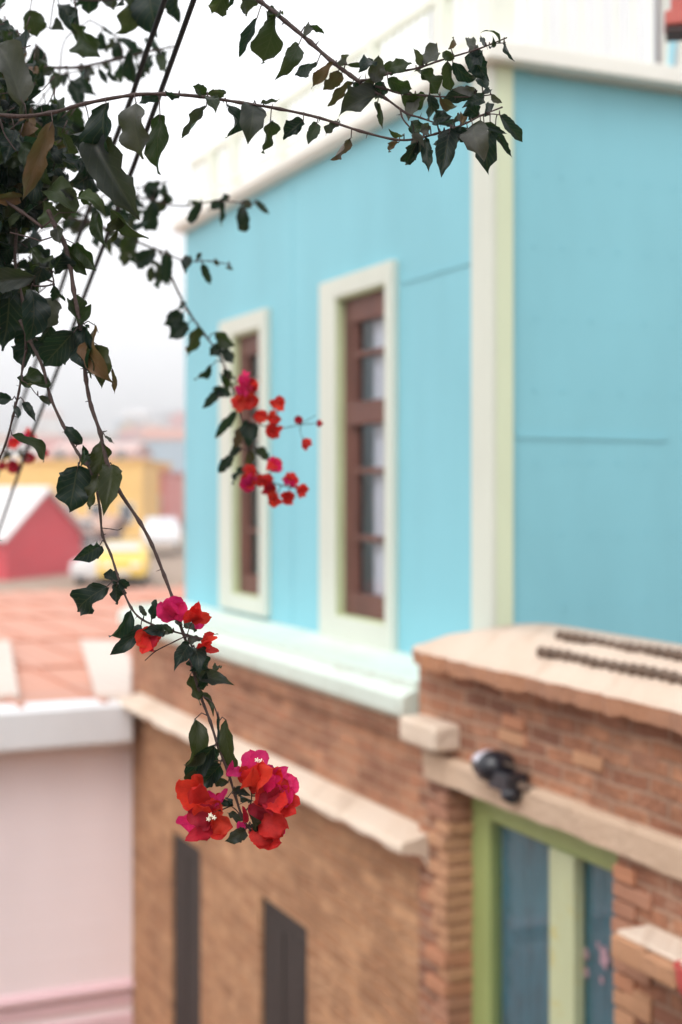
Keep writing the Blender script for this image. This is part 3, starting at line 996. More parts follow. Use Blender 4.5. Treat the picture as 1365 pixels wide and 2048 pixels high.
# ------------------------------------------------------------------ leaf and bract materials
def leaf_mat(name, petal=False):
    m, n, l, b = new_mat(name)
    at = n.new("ShaderNodeVertexColor"); at.layer_name = "tint"
    uv = n.new("ShaderNodeUVMap"); uv.uv_map = "UVMap"
    sp = n.new("ShaderNodeSeparateXYZ"); l.new(uv.outputs[0], sp.inputs[0])
    def math_(op, a, b2=None):
        q = n.new("ShaderNodeMath"); q.operation = op
        for i, v in enumerate((a, b2)):
            if v is None: continue
            if isinstance(v, (int, float)): q.inputs[i].default_value = v
            else: l.new(v, q.inputs[i])
        return q.outputs[0]
    u = sp.outputs[0]; v = math_('ABSOLUTE', math_('SUBTRACT', sp.outputs[1], .5))       # 0 at the midrib, .5 at the edge
    # side veins run obliquely from the midrib to the edge
    ph = math_('FRACT', math_('SUBTRACT', math_('MULTIPLY', u, 7.0), math_('MULTIPLY', v, 4.2)))
    side = math_('LESS_THAN', math_('ABSOLUTE', math_('SUBTRACT', ph, .5)), .07 if not petal else .09)
    mid = math_('LESS_THAN', v, .022)
    vein = math_('MAXIMUM', math_('MULTIPLY', side, .55), mid)
    tc = n.new("ShaderNodeTexCoord")
    n1 = _noise(n, l, tc.outputs["Object"], 22, 5, .65)
    n2 = _noise(n, l, tc.outputs["Object"], 60, 4, .65)
    if not petal:
        col = _mix(n, l, _ramp(n, l, n1, [(.35, (0, 0, 0)), (.7, (1, 1, 1))]), _mix(n, l, 1.0, at.outputs["Color"], (.62, .68, .66), 'MULTIPLY'), at.outputs["Color"])
        col = _mix(n, l, math_('MULTIPLY', vein, .14), col, _mix(n, l, .5, at.outputs["Color"], (.24, .24, .13)))
        # dry brown edges where the tint carries an alpha
        e = math_('ADD', math_('MULTIPLY', math_('ADD', math_('MULTIPLY', v, 1.1), math_('MULTIPLY', u, .3)), at.outputs["Alpha"]), math_('MULTIPLY', math_('SUBTRACT', n1, .5), 1.3))
        em = _ramp(n, l, e, [(.86, (0, 0, 0)), (1.0, (1, 1, 1))])
        col = _mix(n, l, em, col, _mix(n, l, n2, (.30, .095, .025), (.13, .055, .02)))
        # speckle of rot
        spk = _ramp(n, l, n2, [(.66, (0, 0, 0)), (.74, (.7, .7, .7))])
        col = _mix(n, l, spk, col, (.045, .03, .015))
        b.inputs["Roughness"].default_value = .36
        b.inputs["Specular IOR Level"].default_value = .20
        vm = n.new("ShaderNodeVectorMath"); vm.operation = 'MINIMUM'
        l.new(_mix(n, l, 1.0, col, (5.0, 5.5, 2.4), 'MULTIPLY'), vm.inputs[0]); vm.inputs[1].default_value = (.075, .10, .03)
        tr_c = vm.outputs[0]; tw = .33
    else:
        col = _mix(n, l, _ramp(n, l, n1, [(.35, (0, 0, 0)), (.68, (1, 1, 1))]), _mix(n, l, 1.0, at.outputs["Color"], (.62, .55, .7), 'MULTIPLY'), at.outputs["Color"])
        col = _mix(n, l, math_('MULTIPLY', vein, .2), col, _mix(n, l, 1.0, at.outputs["Color"], (.55, .4, .5), 'MULTIPLY'))
        b.inputs["Roughness"].default_value = .6
        b.inputs["Specular IOR Level"].default_value = .25
        tr_c = col; tw = .5
    l.new(col, b.inputs["Base Color"])
    h = math_('ADD', math_('MULTIPLY', vein, -1.0), math_('MULTIPLY', n1, 1.2))
    _bump(n, l, h, b, .5, .004)
    tr = n.new("ShaderNodeBsdfTranslucent"); l.new(tr_c, tr.inputs["Color"])
    mx = n.new("ShaderNodeMixShader"); mx.inputs[0].default_value = tw
    l.new(b.outputs[0], mx.inputs[1]); l.new(tr.outputs[0], mx.inputs[2])
    l.new(mx.outputs[0], n["Material Output"].inputs["Surface"])
    return m
M['leaf'] = leaf_mat("bougainvillea_leaf"); M['bract'] = leaf_mat("bougainvillea_bract", True)
M['stem'] = paint("bark", (.045, .024, .021), .35, 60, .7, False, (.09, .055, .045), .6, 300)
M['stamen'] = simple("cream_stamen", (.82, .76, .62), .6)

CAMV = Vector((0, 0, 0))
def blade(mb, base, tip, W, col, rng, mat=0, roll=None, curl=None, fold=None, wave=None, petal=False, jag=1.0):
    "one curved leaf or bract from base to tip, W wide"
    base, tip = Vector(base), Vector(tip)
    a = tip - base; L = a.length
    if L < 1e-5: return
    a.normalize()
    view = (CAMV - base).normalized()
    nrm = view - a * view.dot(a)
    if nrm.length < .05: nrm = a.orthogonal()
    nrm.normalize()
    roll = rng.uniform(-52, 52) if roll is None else roll
    nrm = (Matrix.Rotation(math.radians(roll), 3, a) @ nrm).normalized()
    side = a.cross(nrm).normalized()
    curl = rng.uniform(-.7, 2.1) if curl is None else curl
    fold = rng.uniform(.2, 1.0) if fold is None else fold
    wave = rng.uniform(.07, .22) if wave is None else wave
    NU, NV = (14, 8) if not petal else (14, 10)
    # midrib: constant-ish curvature, strongest towards the tip
    mx, mz, ang = [0.0], [0.0], []
    th = 0
    for i in range(NU):
        u = (i + .5) / NU
        th = -curl * (u ** 1.4 - .35)
        mx.append(mx[-1] + math.cos(th) / NU); mz.append(mz[-1] + math.sin(th) / NU)
    ex, ez = mx[-1], mz[-1]
    k = math.hypot(ex, ez); ca, sa = ex / k, ez / k
    mid = [((x * ca + z * sa) / k, (-x * sa + z * ca) / k) for x, z in zip(mx, mz)]
    ph = rng.uniform(0, 6.28); fq = rng.uniform(8, 15); ph2 = rng.uniform(0, 6.28)
    wd = rng.uniform(.38, .48) if not petal else rng.uniform(.40, .5)
    bite = rng.uniform(.2, .9) if (not petal and rng.random() < .22) else None
    bside = rng.choice((-1, 1))
    twist = rng.uniform(-1.1, 1.1)
    so = rng.uniform(0, 50)
    b = len(mb.v)
    p_ = wd / (1 - wd) * .95
    mxw = (wd ** (p_ if not petal else p_)) * ((1 - wd) ** .95)
    for i in range(NU + 1):
        u = i / NU
        w = (max(u, 0) ** p_) * (max(1 - u, 0) ** .95) / ((p_ / (p_ + .95)) ** p_ * (.95 / (p_ + .95)) ** .95)
        if not petal:
            w = w ** .66 * (1 - .55 * smooth(.74, .93, u))
        else: w = w ** .62
        if i == 0: w = .04
        if i == NU: w = .012
        x, z = mid[i]
        for j in range(NV + 1):
            v = j / NV * 2 - 1
            ww = w * W / 2
            edge = abs(v) ** 2
            jit = 1 + edge * jag * (.055 * math.sin(fq * u * 2.1 + ph + (1.3 if v > 0 else 0)) + .05 * math.sin(fq * u * 4.3 + ph2 * 2))
            if bite is not None and v * bside > 0 and abs(u - bite) < .07: jit *= 1 - .30 * edge
            s_ = v * ww * jit
            h = z * L + fold * abs(s_) * .8 - fold * .0
            h += wave * W * edge * math.sin(fq * u + ph + (2 if v > 0 else 0)) + (.35 * wave * W * math.sin(5 * u + ph2))
            tw = twist * (u - .3) * v * ww
            h += tw
            h += W * ((.05 if not petal else .13) * noise.noise(Vector((u * 3.1 + so, v * 1.6, so))) + (.0 if not petal else .05 * edge) * noise.noise(Vector((u * 9 + so, v * 5, so))))
            s2 = s_ * math.cos(min(1.2, abs(fold) * .8))
            p = base + a * (x * L) + side * s2 + nrm * h
            mb.v.append(tuple(p))
    for i in range(NU):
        for j in range(NV):
            q = (b + i * (NV + 1) + j, b + (i + 1) * (NV + 1) + j, b + (i + 1) * (NV + 1) + j + 1, b + i * (NV + 1) + j + 1)
            uvs = [(i / NU, j / NV), ((i + 1) / NU, j / NV), ((i + 1) / NU, (j + 1) / NV), (i / NU, (j + 1) / NV)]
            mb.face(q, mat, True, uvs, col)

def tint(kind, rng):
    k = rng.uniform(.75, 1.3) if kind not in 'romk' else rng.uniform(.85, 1.1)
    if kind == 'd': c = (.005 * k, .013 * k, .0115 * k, rng.choice((-1, -1, .35, .5)))
    elif kind == 'g': c = (.015 * k, .027 * k, .010 * k, rng.choice((-1, .38, .5, .62)))
    elif kind == 'l': c = (.052 * k, .075 * k, .036 * k, rng.choice((-1, .3)))
    elif kind == 'b': c = (.105 * k, .050 * k, .022 * k, .95)
    elif kind == 'y': c = (.026 * k, .032 * k, .012 * k, .62)
    elif kind == 'q': c = (.023 * k, .027 * k, .028 * k, rng.choice((-1, .25)))        # mid grey
    elif kind == 'p': c = (.088 * k, .086 * k, .082 * k, rng.choice((-1, .0, .3)))       # pale underside, with gloss sheen painted into the tint
    elif kind == 'r': c = (min(.9, .80 * k), .040, .030, 0)
    elif kind == 'o': c = (min(.92, .86 * k), .060, .028, 0)
    elif kind == 'm': c = (min(.9, .82 * k), .028, .17, 0)
    elif kind == 'k': c = (.50 * k, .016, .035, 0)
    return c

bush = empty("bougainvillea", P(-420, 300, 2.3), 0, "dark leaved bougainvillea hanging in from upper left with trailing stems and red flowers", "bougainvillea")
BP = bush.location.copy()

class Branch:
    def __init__(s, name, D, label=None, seed=1):
        s.name, s.D, s.label = name, D, label
        s.stem, s.fol = MB(), MB()
        s.lines = []
        s.rng = random.Random(seed)
        s.flowers = []
    def line(s, pts, r0, r1, D=None, D1=None):
        "stem along photo pixels, r in pixels of half width at its distance"
        D = D or s.D; D1 = D1 or D
        # smooth the polyline (Catmull-Rom)
        q = [pts[0]] + list(pts) + [pts[-1]]
        out = []
        for i in range(1, len(q) - 2):
            p0, p1, p2, p3 = q[i - 1], q[i], q[i + 1], q[i + 2]
            for k in range(5):
                t = k / 5
                out.append(tuple(.5 * ((2 * p1[c]) + (-p0[c] + p2[c]) * t + (2 * p0[c] - 5 * p1[c] + 4 * p2[c] - p3[c]) * t * t + (-p0[c] + 3 * p1[c] - 3 * p2[c] + p3[c]) * t ** 3) for c in (0, 1)))
        out.append(pts[-1])
        n = len(out); w = []
        ph = s.rng.uniform(0, 6)
        for i, (x, y) in enumerate(out):
            f = i / max(1, n - 1)
            d = D + (D1 - D) * f
            w.append((x, y, d))
        v = [P(x, y, d) for x, y, d in w]
        rad = [(r0 + (r1 - r0) * i / max(1, n - 1)) / F * w[i][2] * (1 + .12 * math.sin(i * 1.7 + ph) + (.35 if i % 5 == 0 and i else 0) * (1 if r0 > 2.2 else 0)) for i in range(n)]
        s.stem.tube(v, rad, 7)
        # thorns
        for i in range(3, n - 2, 6):
            if r0 > 1.6 and s.rng.random() < .75:
                side = s.rng.choice((-1, 1)); L = s.rng.uniform(5, 11) / F * w[i][2]
                dx, dy = out[i + 1][0] - out[i][0], out[i + 1][1] - out[i][1]
                k = math.hypot(dx, dy) or 1
                dirv = Vector((-dy / k * side, s.rng.uniform(-.4, .4), -dx / k * side)).normalized()
                s.stem.tube([v[i], v[i] + dirv * (rad[i] + L)], [rad[i] * .45, rad[i] * .1], 5)
        s.lines += w
    def near(s, px, py):
        best = None
        for x, y, d in s.lines:
            q = (x - px) ** 2 + (y - py) ** 2
            if best is None or q < best[0]: best = (q, x, y, d)
        return best
    def leaf(s, bx, by, tx, ty, w, kind='d', dz=None, **k):
        r = s.rng
        b = s.near(bx, by)
        d = (b[3] if b else s.D)
        db = d + r.uniform(-.02, .02)
        dt = d + (r.uniform(-.045, .045) if dz is None else dz)
        pb, pt = P(bx, by, db), P(tx, ty, dt)
        if b and b[0] < 75 ** 2:
            j = P(b[1], b[2], b[3])
            midp = (j + pb) / 2 + Vector((0, 0, .004 + .12 * (j - pb).length))
            s.stem.tube([j, midp, pb, pb + (pt - pb) * .12], [1.5 / F * d, 1.15 / F * d, 1.1 / F * d, .6 / F * d], 5)
        blade(s.fol, pb, pt, w / F * d * 1.12, tint(kind, r), r, **k)
    def flower(s, bracts, stamens=(), D=None):
        "list of (bx,by,tx,ty,w,kind)"
        mb = MB(); r = s.rng
        D = D or s.D
        for t in bracts:
            bx, by, tx, ty, w, kind = t[:6]
            dz = t[6] if len(t) > 6 else r.uniform(-.035, .02)
            blade(mb, P(bx, by, D + r.uniform(-.008, .008)), P(tx, ty, D + dz), w / F * D * 1.15, tint(kind, r), r, 0,
                  roll=r.uniform(-35, 35), curl=r.uniform(.2, 1.6) * r.choice((1, 1, -1)), fold=r.uniform(.1, .6), wave=r.uniform(.05, .12), petal=True, jag=.7)
        b = s.near(bracts[0][0], bracts[0][1])
        if b:
            d = b[3]
            mb.tube([P(b[1], b[2], d), P(bracts[0][0], bracts[0][1], D)], [1.4 / F * D, 1.1 / F * D], 5, 2)
        for sx, sy in stamens:
            c = P(sx, sy, D - .035)
            for k in range(1):
                p0 = c
                mb.tube([p0 + Vector((0, .02, -.006)), p0], [.0012, .0017], 6, 3, False)
                for q in range(5):
                    an = q * 2 * math.pi / 5 + k
                    e = p0 + Vector((math.cos(an) * .0034, -.001, math.sin(an) * .0034))
                    mb.tube([p0, e], [.0011, .0008], 5, 1)
        s.flowers.append(mb)
    def done(s):
        st = s.stem.build(s.name, M['stem'], bush, s.label, recalc=False)
        st.location = -BP
        if s.fol.f:
            fo = s.fol.build("foliage", M['leaf'], st, recalc=False)
        for mb in s.flowers:
            mb.build("flower", [M['bract'], M['stamen'], M['stem'], M['stamen']], st, recalc=False)
        return st

# ---- the long upper sprays
u = Branch("branch", 2.02, "long spray reaching right along the top", 101)
u.line([(-60, 215), (20, 232), (100, 226), (170, 207), (265, 190), (330, 188), (400, 193), (480, 205), (560, 218), (640, 236), (720, 262), (790, 279), (830, 278), (870, 268), (910, 255), (935, 245), (965, 230), (1005, 214)], 4.2, 1.5, 2.0)
u.line([(960, 230), (985, 228), (1005, 231)], 1.3, 1.0, 2.0)
for t in [(360, 188, 328, 179, 16, 'd'), (318, 196, 280, 206, 18, 'd'), (412, 190, 384, 172, 24, 'g'), (415, 190, 453, 187, 18, 'g'), (416, 196, 432, 226, 24, 'g'),
          (413, 212, 366, 277, 30, 'q'), (454, 209, 453, 276, 36, 'd'), (507, 208, 496, 289, 46, 'q'), (541, 240, 527, 307, 38, 'g'), (522, 207, 560, 197, 12, 'g'),
          (607, 240, 566, 278, 34, 'd'), (634, 246, 617, 288, 22, 'g'), (680, 244, 652, 271, 18, 'q'), (702, 276, 664, 321, 26, 'b'),
          (272, 205, 282, 319, 56, 'p'), (320, 229, 316, 348, 54, 'g'), (212, 206, 240, 322, 78, 'd'), (181, 272, 279, 440, 80, 'q'),
          (105, 242, 45, 400, 38, 'b'), (46, 205, -12, 88, 62, 'p'), (48, 206, 40, 236, 12, 'p')]:
    u.leaf(*t)
for t in [(808, 270, 777, 257, 12, 'g'), (798, 284, 782, 304, 17, 'b'), (848, 276, 820, 301, 36, 'p'), (835, 284, 811, 327, 34, 'd'), (850, 276, 858, 342, 22, 'd'),
          (900, 258, 882, 353, 42, 'd'), (905, 262, 940, 278, 26, 'd'), (880, 264, 902, 288, 24, 'b'), (945, 250, 967, 322, 50, 'p'), (980, 258, 977, 350, 40, 'd'),
          (1000, 231, 1046, 284, 26, 'd', .02), (990, 262, 1025, 315, 18, 'd'), (968, 245, 1004, 262, 20, 'g'), (962, 248, 1015, 268, 12, 'd'), (880, 283, 866, 289, 9, 'd'),
          (958, 232, 934, 208, 32, 'd'), (970, 226, 986, 207, 22, 'd'), (922, 248, 930, 224, 20, 'b'), (905, 243, 917, 225, 14, 'p'), (872, 246, 905, 253, 20, 'd'),
          (868, 240, 904, 234, 28, 'd'), (860, 252, 838, 264, 24, 'p'), (822, 242, 842, 272, 28, 'd'), (935, 256, 908, 300, 30, 'q'), (890, 262, 905, 300, 24, 'q')]:
    if len(t) == 7: u.leaf(*t[:6], dz=t[6])
    else: u.leaf(*t)
u.done()

v = Branch("branch", 2.06, "upper spray with curled pale leaves ending against the pillar", 202)
v.line([(440, -75), (482, -30), (520, 2), (570, 42), (620, 84), (665, 124), (700, 150), (722, 166)], 4.6, 4.0, 2.1, 2.05)
v.line([(715, 162), (745, 158), (770, 149), (800, 143), (840, 135), (880, 121), (950, 100), (985, 87), (1014, 75)], 3.0, 1.3, 2.05)
v.line([(722, 168), (765, 176), (800, 186), (850, 191), (900, 194), (950, 193), (985, 189)], 3.0, 1.2, 2.05)
v.line([(722, 170), (770, 196), (812, 226), (840, 235), (875, 247), (905, 252)], 3.0, 1.2, 2.05)
v.line([(800, 216), (806, 238), (825, 260), (840, 276)], 2.0, 1.4, 2.04)
v.line([(985, 87), (1004, 86), (1012, 84)], 1.2, .8, 2.05)
for t in [(452, -18, 424, 29, 40, 'g'), (462, -18, 454, 20, 14, 'd'), (488, -22, 489, 31, 38, 'q'), (514, 36, 480, 114, 22, 'd'), (553, 28, 527, 127, 50, 'g'), (560, 25, 535, 45, 30, 'g'),
          (598, 88, 552, 159, 32, 'g'), (607, 72, 615, 52, 15, 'p'), (618, 55, 649, 67, 16, 'g'), (634, 126, 590, 151, 26, 'd'), (668, 126, 622, 176, 24, 'b'), (684, 146, 646, 180, 28, 'b'),
          (706, 164, 656, 213, 22, 'b'), (672, 126, 696, 111, 22, 'p'), (694, 130, 720, 128, 11, 'g'), (750, 166, 757, 111, 32, 'p'), (745, 124, 716, 146, 26, 'd'), (728, 168, 745, 146, 16, 'p'),
          (768, 142, 824, 127, 28, 'g'), (775, 156, 824, 178, 28, 'g'), (764, 188, 678, 233, 52, 'q'), (712, 164, 694, 212, 38, 'd'), (768, 166, 752, 198, 30, 'd'), (755, 206, 766, 259, 15, 'g'),
          (803, 192, 852, 195, 36, 'g'), (832, 190, 816, 242, 26, 'p'), (858, 190, 852, 236, 28, 'd'), (845, 132, 828, 97, 16, 'p'), (852, 130, 874, 84, 30, 'p'), (897, 98, 903, 76, 13, 'b'),
          (908, 118, 886, 104, 18, 'g'), (832, 138, 880, 192, 34, 'g'), (895, 122, 903, 184, 26, 'g'), (905, 124, 954, 153, 28, 'd'), (940, 104, 976, 162, 38, 'd'), (948, 100, 962, 134, 28, 'd'),
          (955, 112, 936, 75, 20, 'p'), (970, 92, 961, 70, 10, 'd'), (978, 92, 985, 71, 10, 'd'), (1008, 82, 1030, 123, 15, 'd'), (958, 148, 977, 182, 20, 'd'),
          (952, 180, 884, 199, 28, 'd'), (948, 184, 902, 178, 17, 'p'), (968, 196, 924, 216, 26, 'd'), (982, 190, 1004, 206, 15, 'p'), (965, 186, 985, 178, 14, 'd'), (880, 195, 912, 212, 22, 'b')]:
    v.leaf(*t)
v.leaf(999, 86, 961, 66, 16, 'g', roll=75, curl=1.9)
v.done()

# ---- the hanging stem with the flower head in focus
h = Branch("branch", 2.0, "long hanging stem that ends in the sharp red flower head", 303)
h.line([(96, 420), (112, 455), (128, 485), (140, 530), (147, 580), (158, 640), (166, 700), (172, 760), (182, 812), (200, 865), (214, 925), (236, 978), (280, 1045), (304, 1090), (328, 1150), (347, 1202), (360, 1248), (374, 1290), (386, 1340), (401, 1392), (420, 1442), (436, 1492), (455, 1542), (470, 1590), (485, 1636), (502, 1662)], 4.6, 2.4, 2.02, 2.0)
for p in ([(372, 1272), (345, 1285), (312, 1302), (290, 1321)], [(312, 1302), (300, 1302), (282, 1301)], [(405, 1393), (422, 1402), (432, 1422), (437, 1450), (436, 1470)], [(482, 1632), (500, 1610), (503, 1588), (498, 1575)], [(486, 1640), (474, 1622), (462, 1612)], [(385, 1296), (375, 1270), (384, 1245)], [(372, 1272), (395, 1276), (408, 1280)]):
    h.line(p, 1.5, 1.0, 2.0)
for t in [(160, 652, 149, 590, 58, 'g'), (148, 664, 86, 731, 60, 'd'), (174, 655, 186, 750, 58, 'd'), (178, 688, 204, 776, 50, 'y'), (192, 652, 230, 768, 44, 'b'), (225, 738, 229, 788, 11, 'b'), (195, 690, 180, 755, 34, 'y'),
          (210, 872, 228, 887, 10, 'p'), (204, 878, 196, 952, 42, 'y'), (224, 930, 208, 1030, 46, 'y'), (196, 950, 182, 1020, 32, 'y'),
          (362, 1236, 390, 1264, 26, 'q'), (352, 1238, 366, 1250, 14, 'q'), (375, 1286, 403, 1279, 20, 'p'), (408, 1277, 437, 1269, 10, 'p'), (408, 1280, 415, 1266, 10, 'q'),
          (378, 1288, 349, 1342, 30, 'd'), (390, 1300, 417, 1342, 46, 'd'), (384, 1302, 398, 1352, 34, 'd'), (386, 1345, 466, 1368, 30, 'q'), (425, 1340, 440, 1334, 16, 'y'),
          (380, 1350, 399, 1412, 28, 'y'), (398, 1376, 413, 1344, 18, 'd'), (400, 1386, 427, 1432, 18, 'y'), (437, 1430, 436, 1492, 9, 'd'),
          (390, 1438, 371, 1532, 44, 'y'), (452, 1440, 478, 1546, 36, 'y'), (430, 1490, 369, 1562, 54, 'd'), (440, 1530, 404, 1574, 40, 'd'), (430, 1494, 418, 1545, 22, 'd'), (400, 1545, 372, 1568, 26, 'y'),
          (456, 1566, 427, 1547, 28, 'q'), (454, 1508, 462, 1534, 15, 'p'), (466, 1612, 441, 1604, 11, 'd'), (472, 1580, 502, 1592, 20, 'q'), (478, 1592, 507, 1601, 18, 'q'), (470, 1590, 486, 1570, 14, 'q'),
          (484, 1642, 454, 1624, 18, 'q'), (500, 1652, 496, 1626, 18, 'q'), (503, 1650, 553, 1657, 18, 'q'), (490, 1662, 449, 1683, 26, 'q'), (504, 1656, 527, 1661, 11, 'p'), (455, 1596, 462, 1608, 14, 'd')]:
    h.leaf(*t)
# flower head, lower left flower
h.flower([(404, 1612, 361, 1560, 50, 'o', -.02), (406, 1606, 384, 1578, 40, 'r', -.04), (398, 1590, 389, 1548, 22, 'o', -.03), (410, 1610, 366, 1600, 40, 'r')])
h.flower([(412, 1632, 358, 1648, 54, 'm', .01), (420, 1645, 376, 1622, 48, 'k', -.02), (418, 1640, 392, 1608, 34, 'o', -.035), (424, 1634, 467, 1654, 42, 'o', -.02), (424, 1634, 440, 1602, 32, 'o', -.01),
          (422, 1654, 371, 1682, 28, 'k', -.04), (424, 1642, 442, 1678, 40, 'r', -.03), (420, 1650, 395, 1676, 34, 'k', -.03), (425, 1625, 412, 1596, 26, 'r')], [(421, 1630), (428, 1635), (417, 1638)])
h.flower([(424, 1612, 455, 1577, 16, 'm'), (420, 1618, 419, 1580, 26, 'm'), (430, 1618, 440, 1585, 22, 'k'), (415, 1620, 402, 1590, 26, 'k')])
h.flower([(488, 1546, 453, 1552, 20, 'm', -.03), (458, 1554, 464, 1521, 14, 'm', -.03), (480, 1555, 500, 1562, 22, 'k')])
# upper and right flowers
h.flower([(503, 1562, 499, 1500, 40, 'm', .02), (505, 1550, 531, 1501, 34, 'm', .01), (500, 1572, 522, 1524, 44, 'r', -.04), (498, 1570, 543, 1538, 46, 'o', -.05), (492, 1566, 484, 1532, 26, 'r', -.02), (500, 1572, 506, 1535, 36, 'o', -.05)], [(514, 1520), (522, 1522)])
h.flower([(530, 1560, 577, 1534, 26, 'm', -.02), (528, 1570, 562, 1540, 34, 'r', -.02), (525, 1575, 552, 1552, 34, 'm', -.03), (520, 1560, 545, 1530, 30, 'm')])
h.flower([(556, 1592, 594, 1556, 40, 'm', .02), (560, 1580, 590, 1585, 34, 'm', 0), (552, 1575, 580, 1548, 30, 'm', .02), (548, 1590, 575, 1560, 36, 'r', .0)])
h.flower([(570, 1584, 508, 1602, 42, 'r', -.04), (566, 1594, 512, 1612, 44, 'k', -.03), (558, 1600, 601, 1608, 34, 'r', -.02), (556, 1612, 592, 1628, 28, 'r', -.03), (545, 1590, 560, 1622, 44, 'r', -.05), (560, 1590, 585, 1604, 34, 'm', -.03), (535, 1598, 545, 1628, 40, 'k', -.04)])
h.flower([(542, 1634, 497, 1610, 36, 'k', -.02), (535, 1620, 505, 1640, 34, 'k', -.01)])
h.flower([(518, 1640, 573, 1656, 54, 'r', -.03), (505, 1660, 562, 1684, 50, 'r', -.03), (545, 1670, 570, 1652, 34, 'm', .0), (525, 1645, 560, 1630, 34, 'o', -.02), (510, 1650, 540, 1688, 40, 'r', -.02), (530, 1650, 565, 1670, 46, 'r', -.03)])
h.flower([(496, 1656, 473, 1649, 18, 'm'), (490, 1645, 485, 1612, 12, 'k'), (500, 1660, 515, 1668, 22, 'k')])
# flowers half way down
h.flower([(346, 1240, 321, 1203, 38, 'm'), (347, 1238, 346, 1193, 40, 'm', -.03), (350, 1238, 370, 1205, 32, 'm'), (340, 1236, 330, 1225, 30, 'k'), (345, 1238, 340, 1200, 34, 'm', -.04)])
h.flower([(384, 1244, 377, 1220, 28, 'r'), (386, 1244, 397, 1204, 26, 'r', -.03), (388, 1242, 418, 1230, 28, 'o', -.02), (388, 1240, 409, 1251, 24, 'm'), (385, 1244, 392, 1218, 30, 'r', -.03)])
h.flower([(408, 1282, 428, 1266, 17, 'r'), (405, 1290, 436, 1276, 18, 'o'), (402, 1300, 438, 1303, 18, 'r'), (398, 1300, 420, 1280, 22, 'r', -.03)])
h.done()

# ---- the thinner hanging stem left of it
g = Branch("branch", 2.02, "thinner hanging stem that joins the flowers half way down", 404)
g.line([(40, 640), (60, 682), (86, 735), (100, 792), (126, 850), (155, 905), (172, 925), (190, 965), (200, 1020), (205, 1070), (222, 1110), (240, 1165), (262, 1215), (286, 1240), (330, 1258), (374, 1270), (408, 1278)], 3.4, 1.8, 2.06, 2.0)
g.line([(204, 1056), (222, 1058), (236, 1060), (244, 1056)], 1.1, .7, 2.01)
g.line([(158, 908), (160, 920), (157, 932)], 1.6, 1.4, 2.02)
for t in [(176, 922, 166, 890, 12, 'd'), (164, 888, 130, 852, 22, 'd'), (156, 932, 139, 1024, 66, 'd'), (165, 922, 196, 932, 24, 'q'), (166, 912, 160, 934, 20, 'g'), (186, 935, 188, 962, 22, 'd'),
          (199, 1092, 147, 1120, 38, 'd'), (235, 1165, 206, 1150, 36, 'd'), (234, 1168, 230, 1208, 36, 'd'), (238, 1160, 253, 1176, 26, 'd'), (213, 1174, 161, 1224, 48, 'd'), (262, 1220, 217, 1270, 42, 'd'),
          (282, 1250, 219, 1310, 26, 'd'), (304, 1238, 311, 1199, 22, 'd'), (292, 1232, 279, 1210, 10, 'q'), (327, 1264, 284, 1261, 24, 'd'), (345, 1266, 322, 1247, 12, 'g'), (340, 1264, 326, 1272, 14, 'q')]:
    g.leaf(*t)
g.flower([(308, 1266, 267, 1278, 38, 'r', -.02), (306, 1268, 319, 1260, 30, 'r'), (300, 1270, 285, 1307, 32, 'r', -.04), (302, 1268, 308, 1302, 30, 'k', -.04), (298, 1264, 272, 1290, 34, 'o', -.045), (305, 1266, 290, 1258, 28, 'o')])
g.done()

# ---- far left stem with its blurred red flowers
e = Branch("branch", 2.08, "stem at the left edge with a few dark leaves", 505)
e.line([(52, 700), (45, 735), (38, 782), (26, 832), (10, 890), (-14, 945)], 2.6, 2.0, 2.08)
e.line([(42, 760), (58, 770), (72, 788), (88, 800)], 1.1, .8, 2.06)
for t in [(46, 757, 102, 768, 44, 'g'), (48, 803, 71, 843, 15, 'd'), (24, 800, -8, 796, 26, 'd'), (76, 792, 96, 809, 13, 'q'), (24, 870, 86, 925, 24, 'g'), (28, 812, 36, 838, 16, 'd'), (-10, 1070, 6, 1082, 12, 'd')]:
    e.leaf(*t)
e.done()
b4 = Branch("branch", 3.8, "blurred spray of red flowers at the left edge", 606)
b4.line([(-60, 880), (-20, 895), (20, 905), (60, 895), (88, 888)], 1.6, 1.0, 3.8)
r6 = random.Random(9)
def ball(br, cx, cy, R, kinds, D):
    out = []
    for k in range(5):
        a = k * 1.2566 + r6.uniform(-.4, .4)
        out.append((cx + r6.uniform(-3, 3), cy + r6.uniform(-3, 3), cx + R * math.cos(a), cy + R * math.sin(a), R * 1.25, r6.choice(kinds)))
    br.flower(out, (), D)
for cx, cy, R, kk in ((58, 875, 15, 'rm'), (28, 886, 13, 'mr'), (88, 905, 9, 'kr'), (26, 934, 14, 'k'), (56, 916, 13, 'k'), (4, 932, 9, 'k')):
    ball(b4, cx, cy, R, kk, 3.8)
for t in [(20, 905, 8, 920, 14, 'd'), (40, 900, 45, 915, 12, 'g')]: b4.leaf(*t)
b4.done()

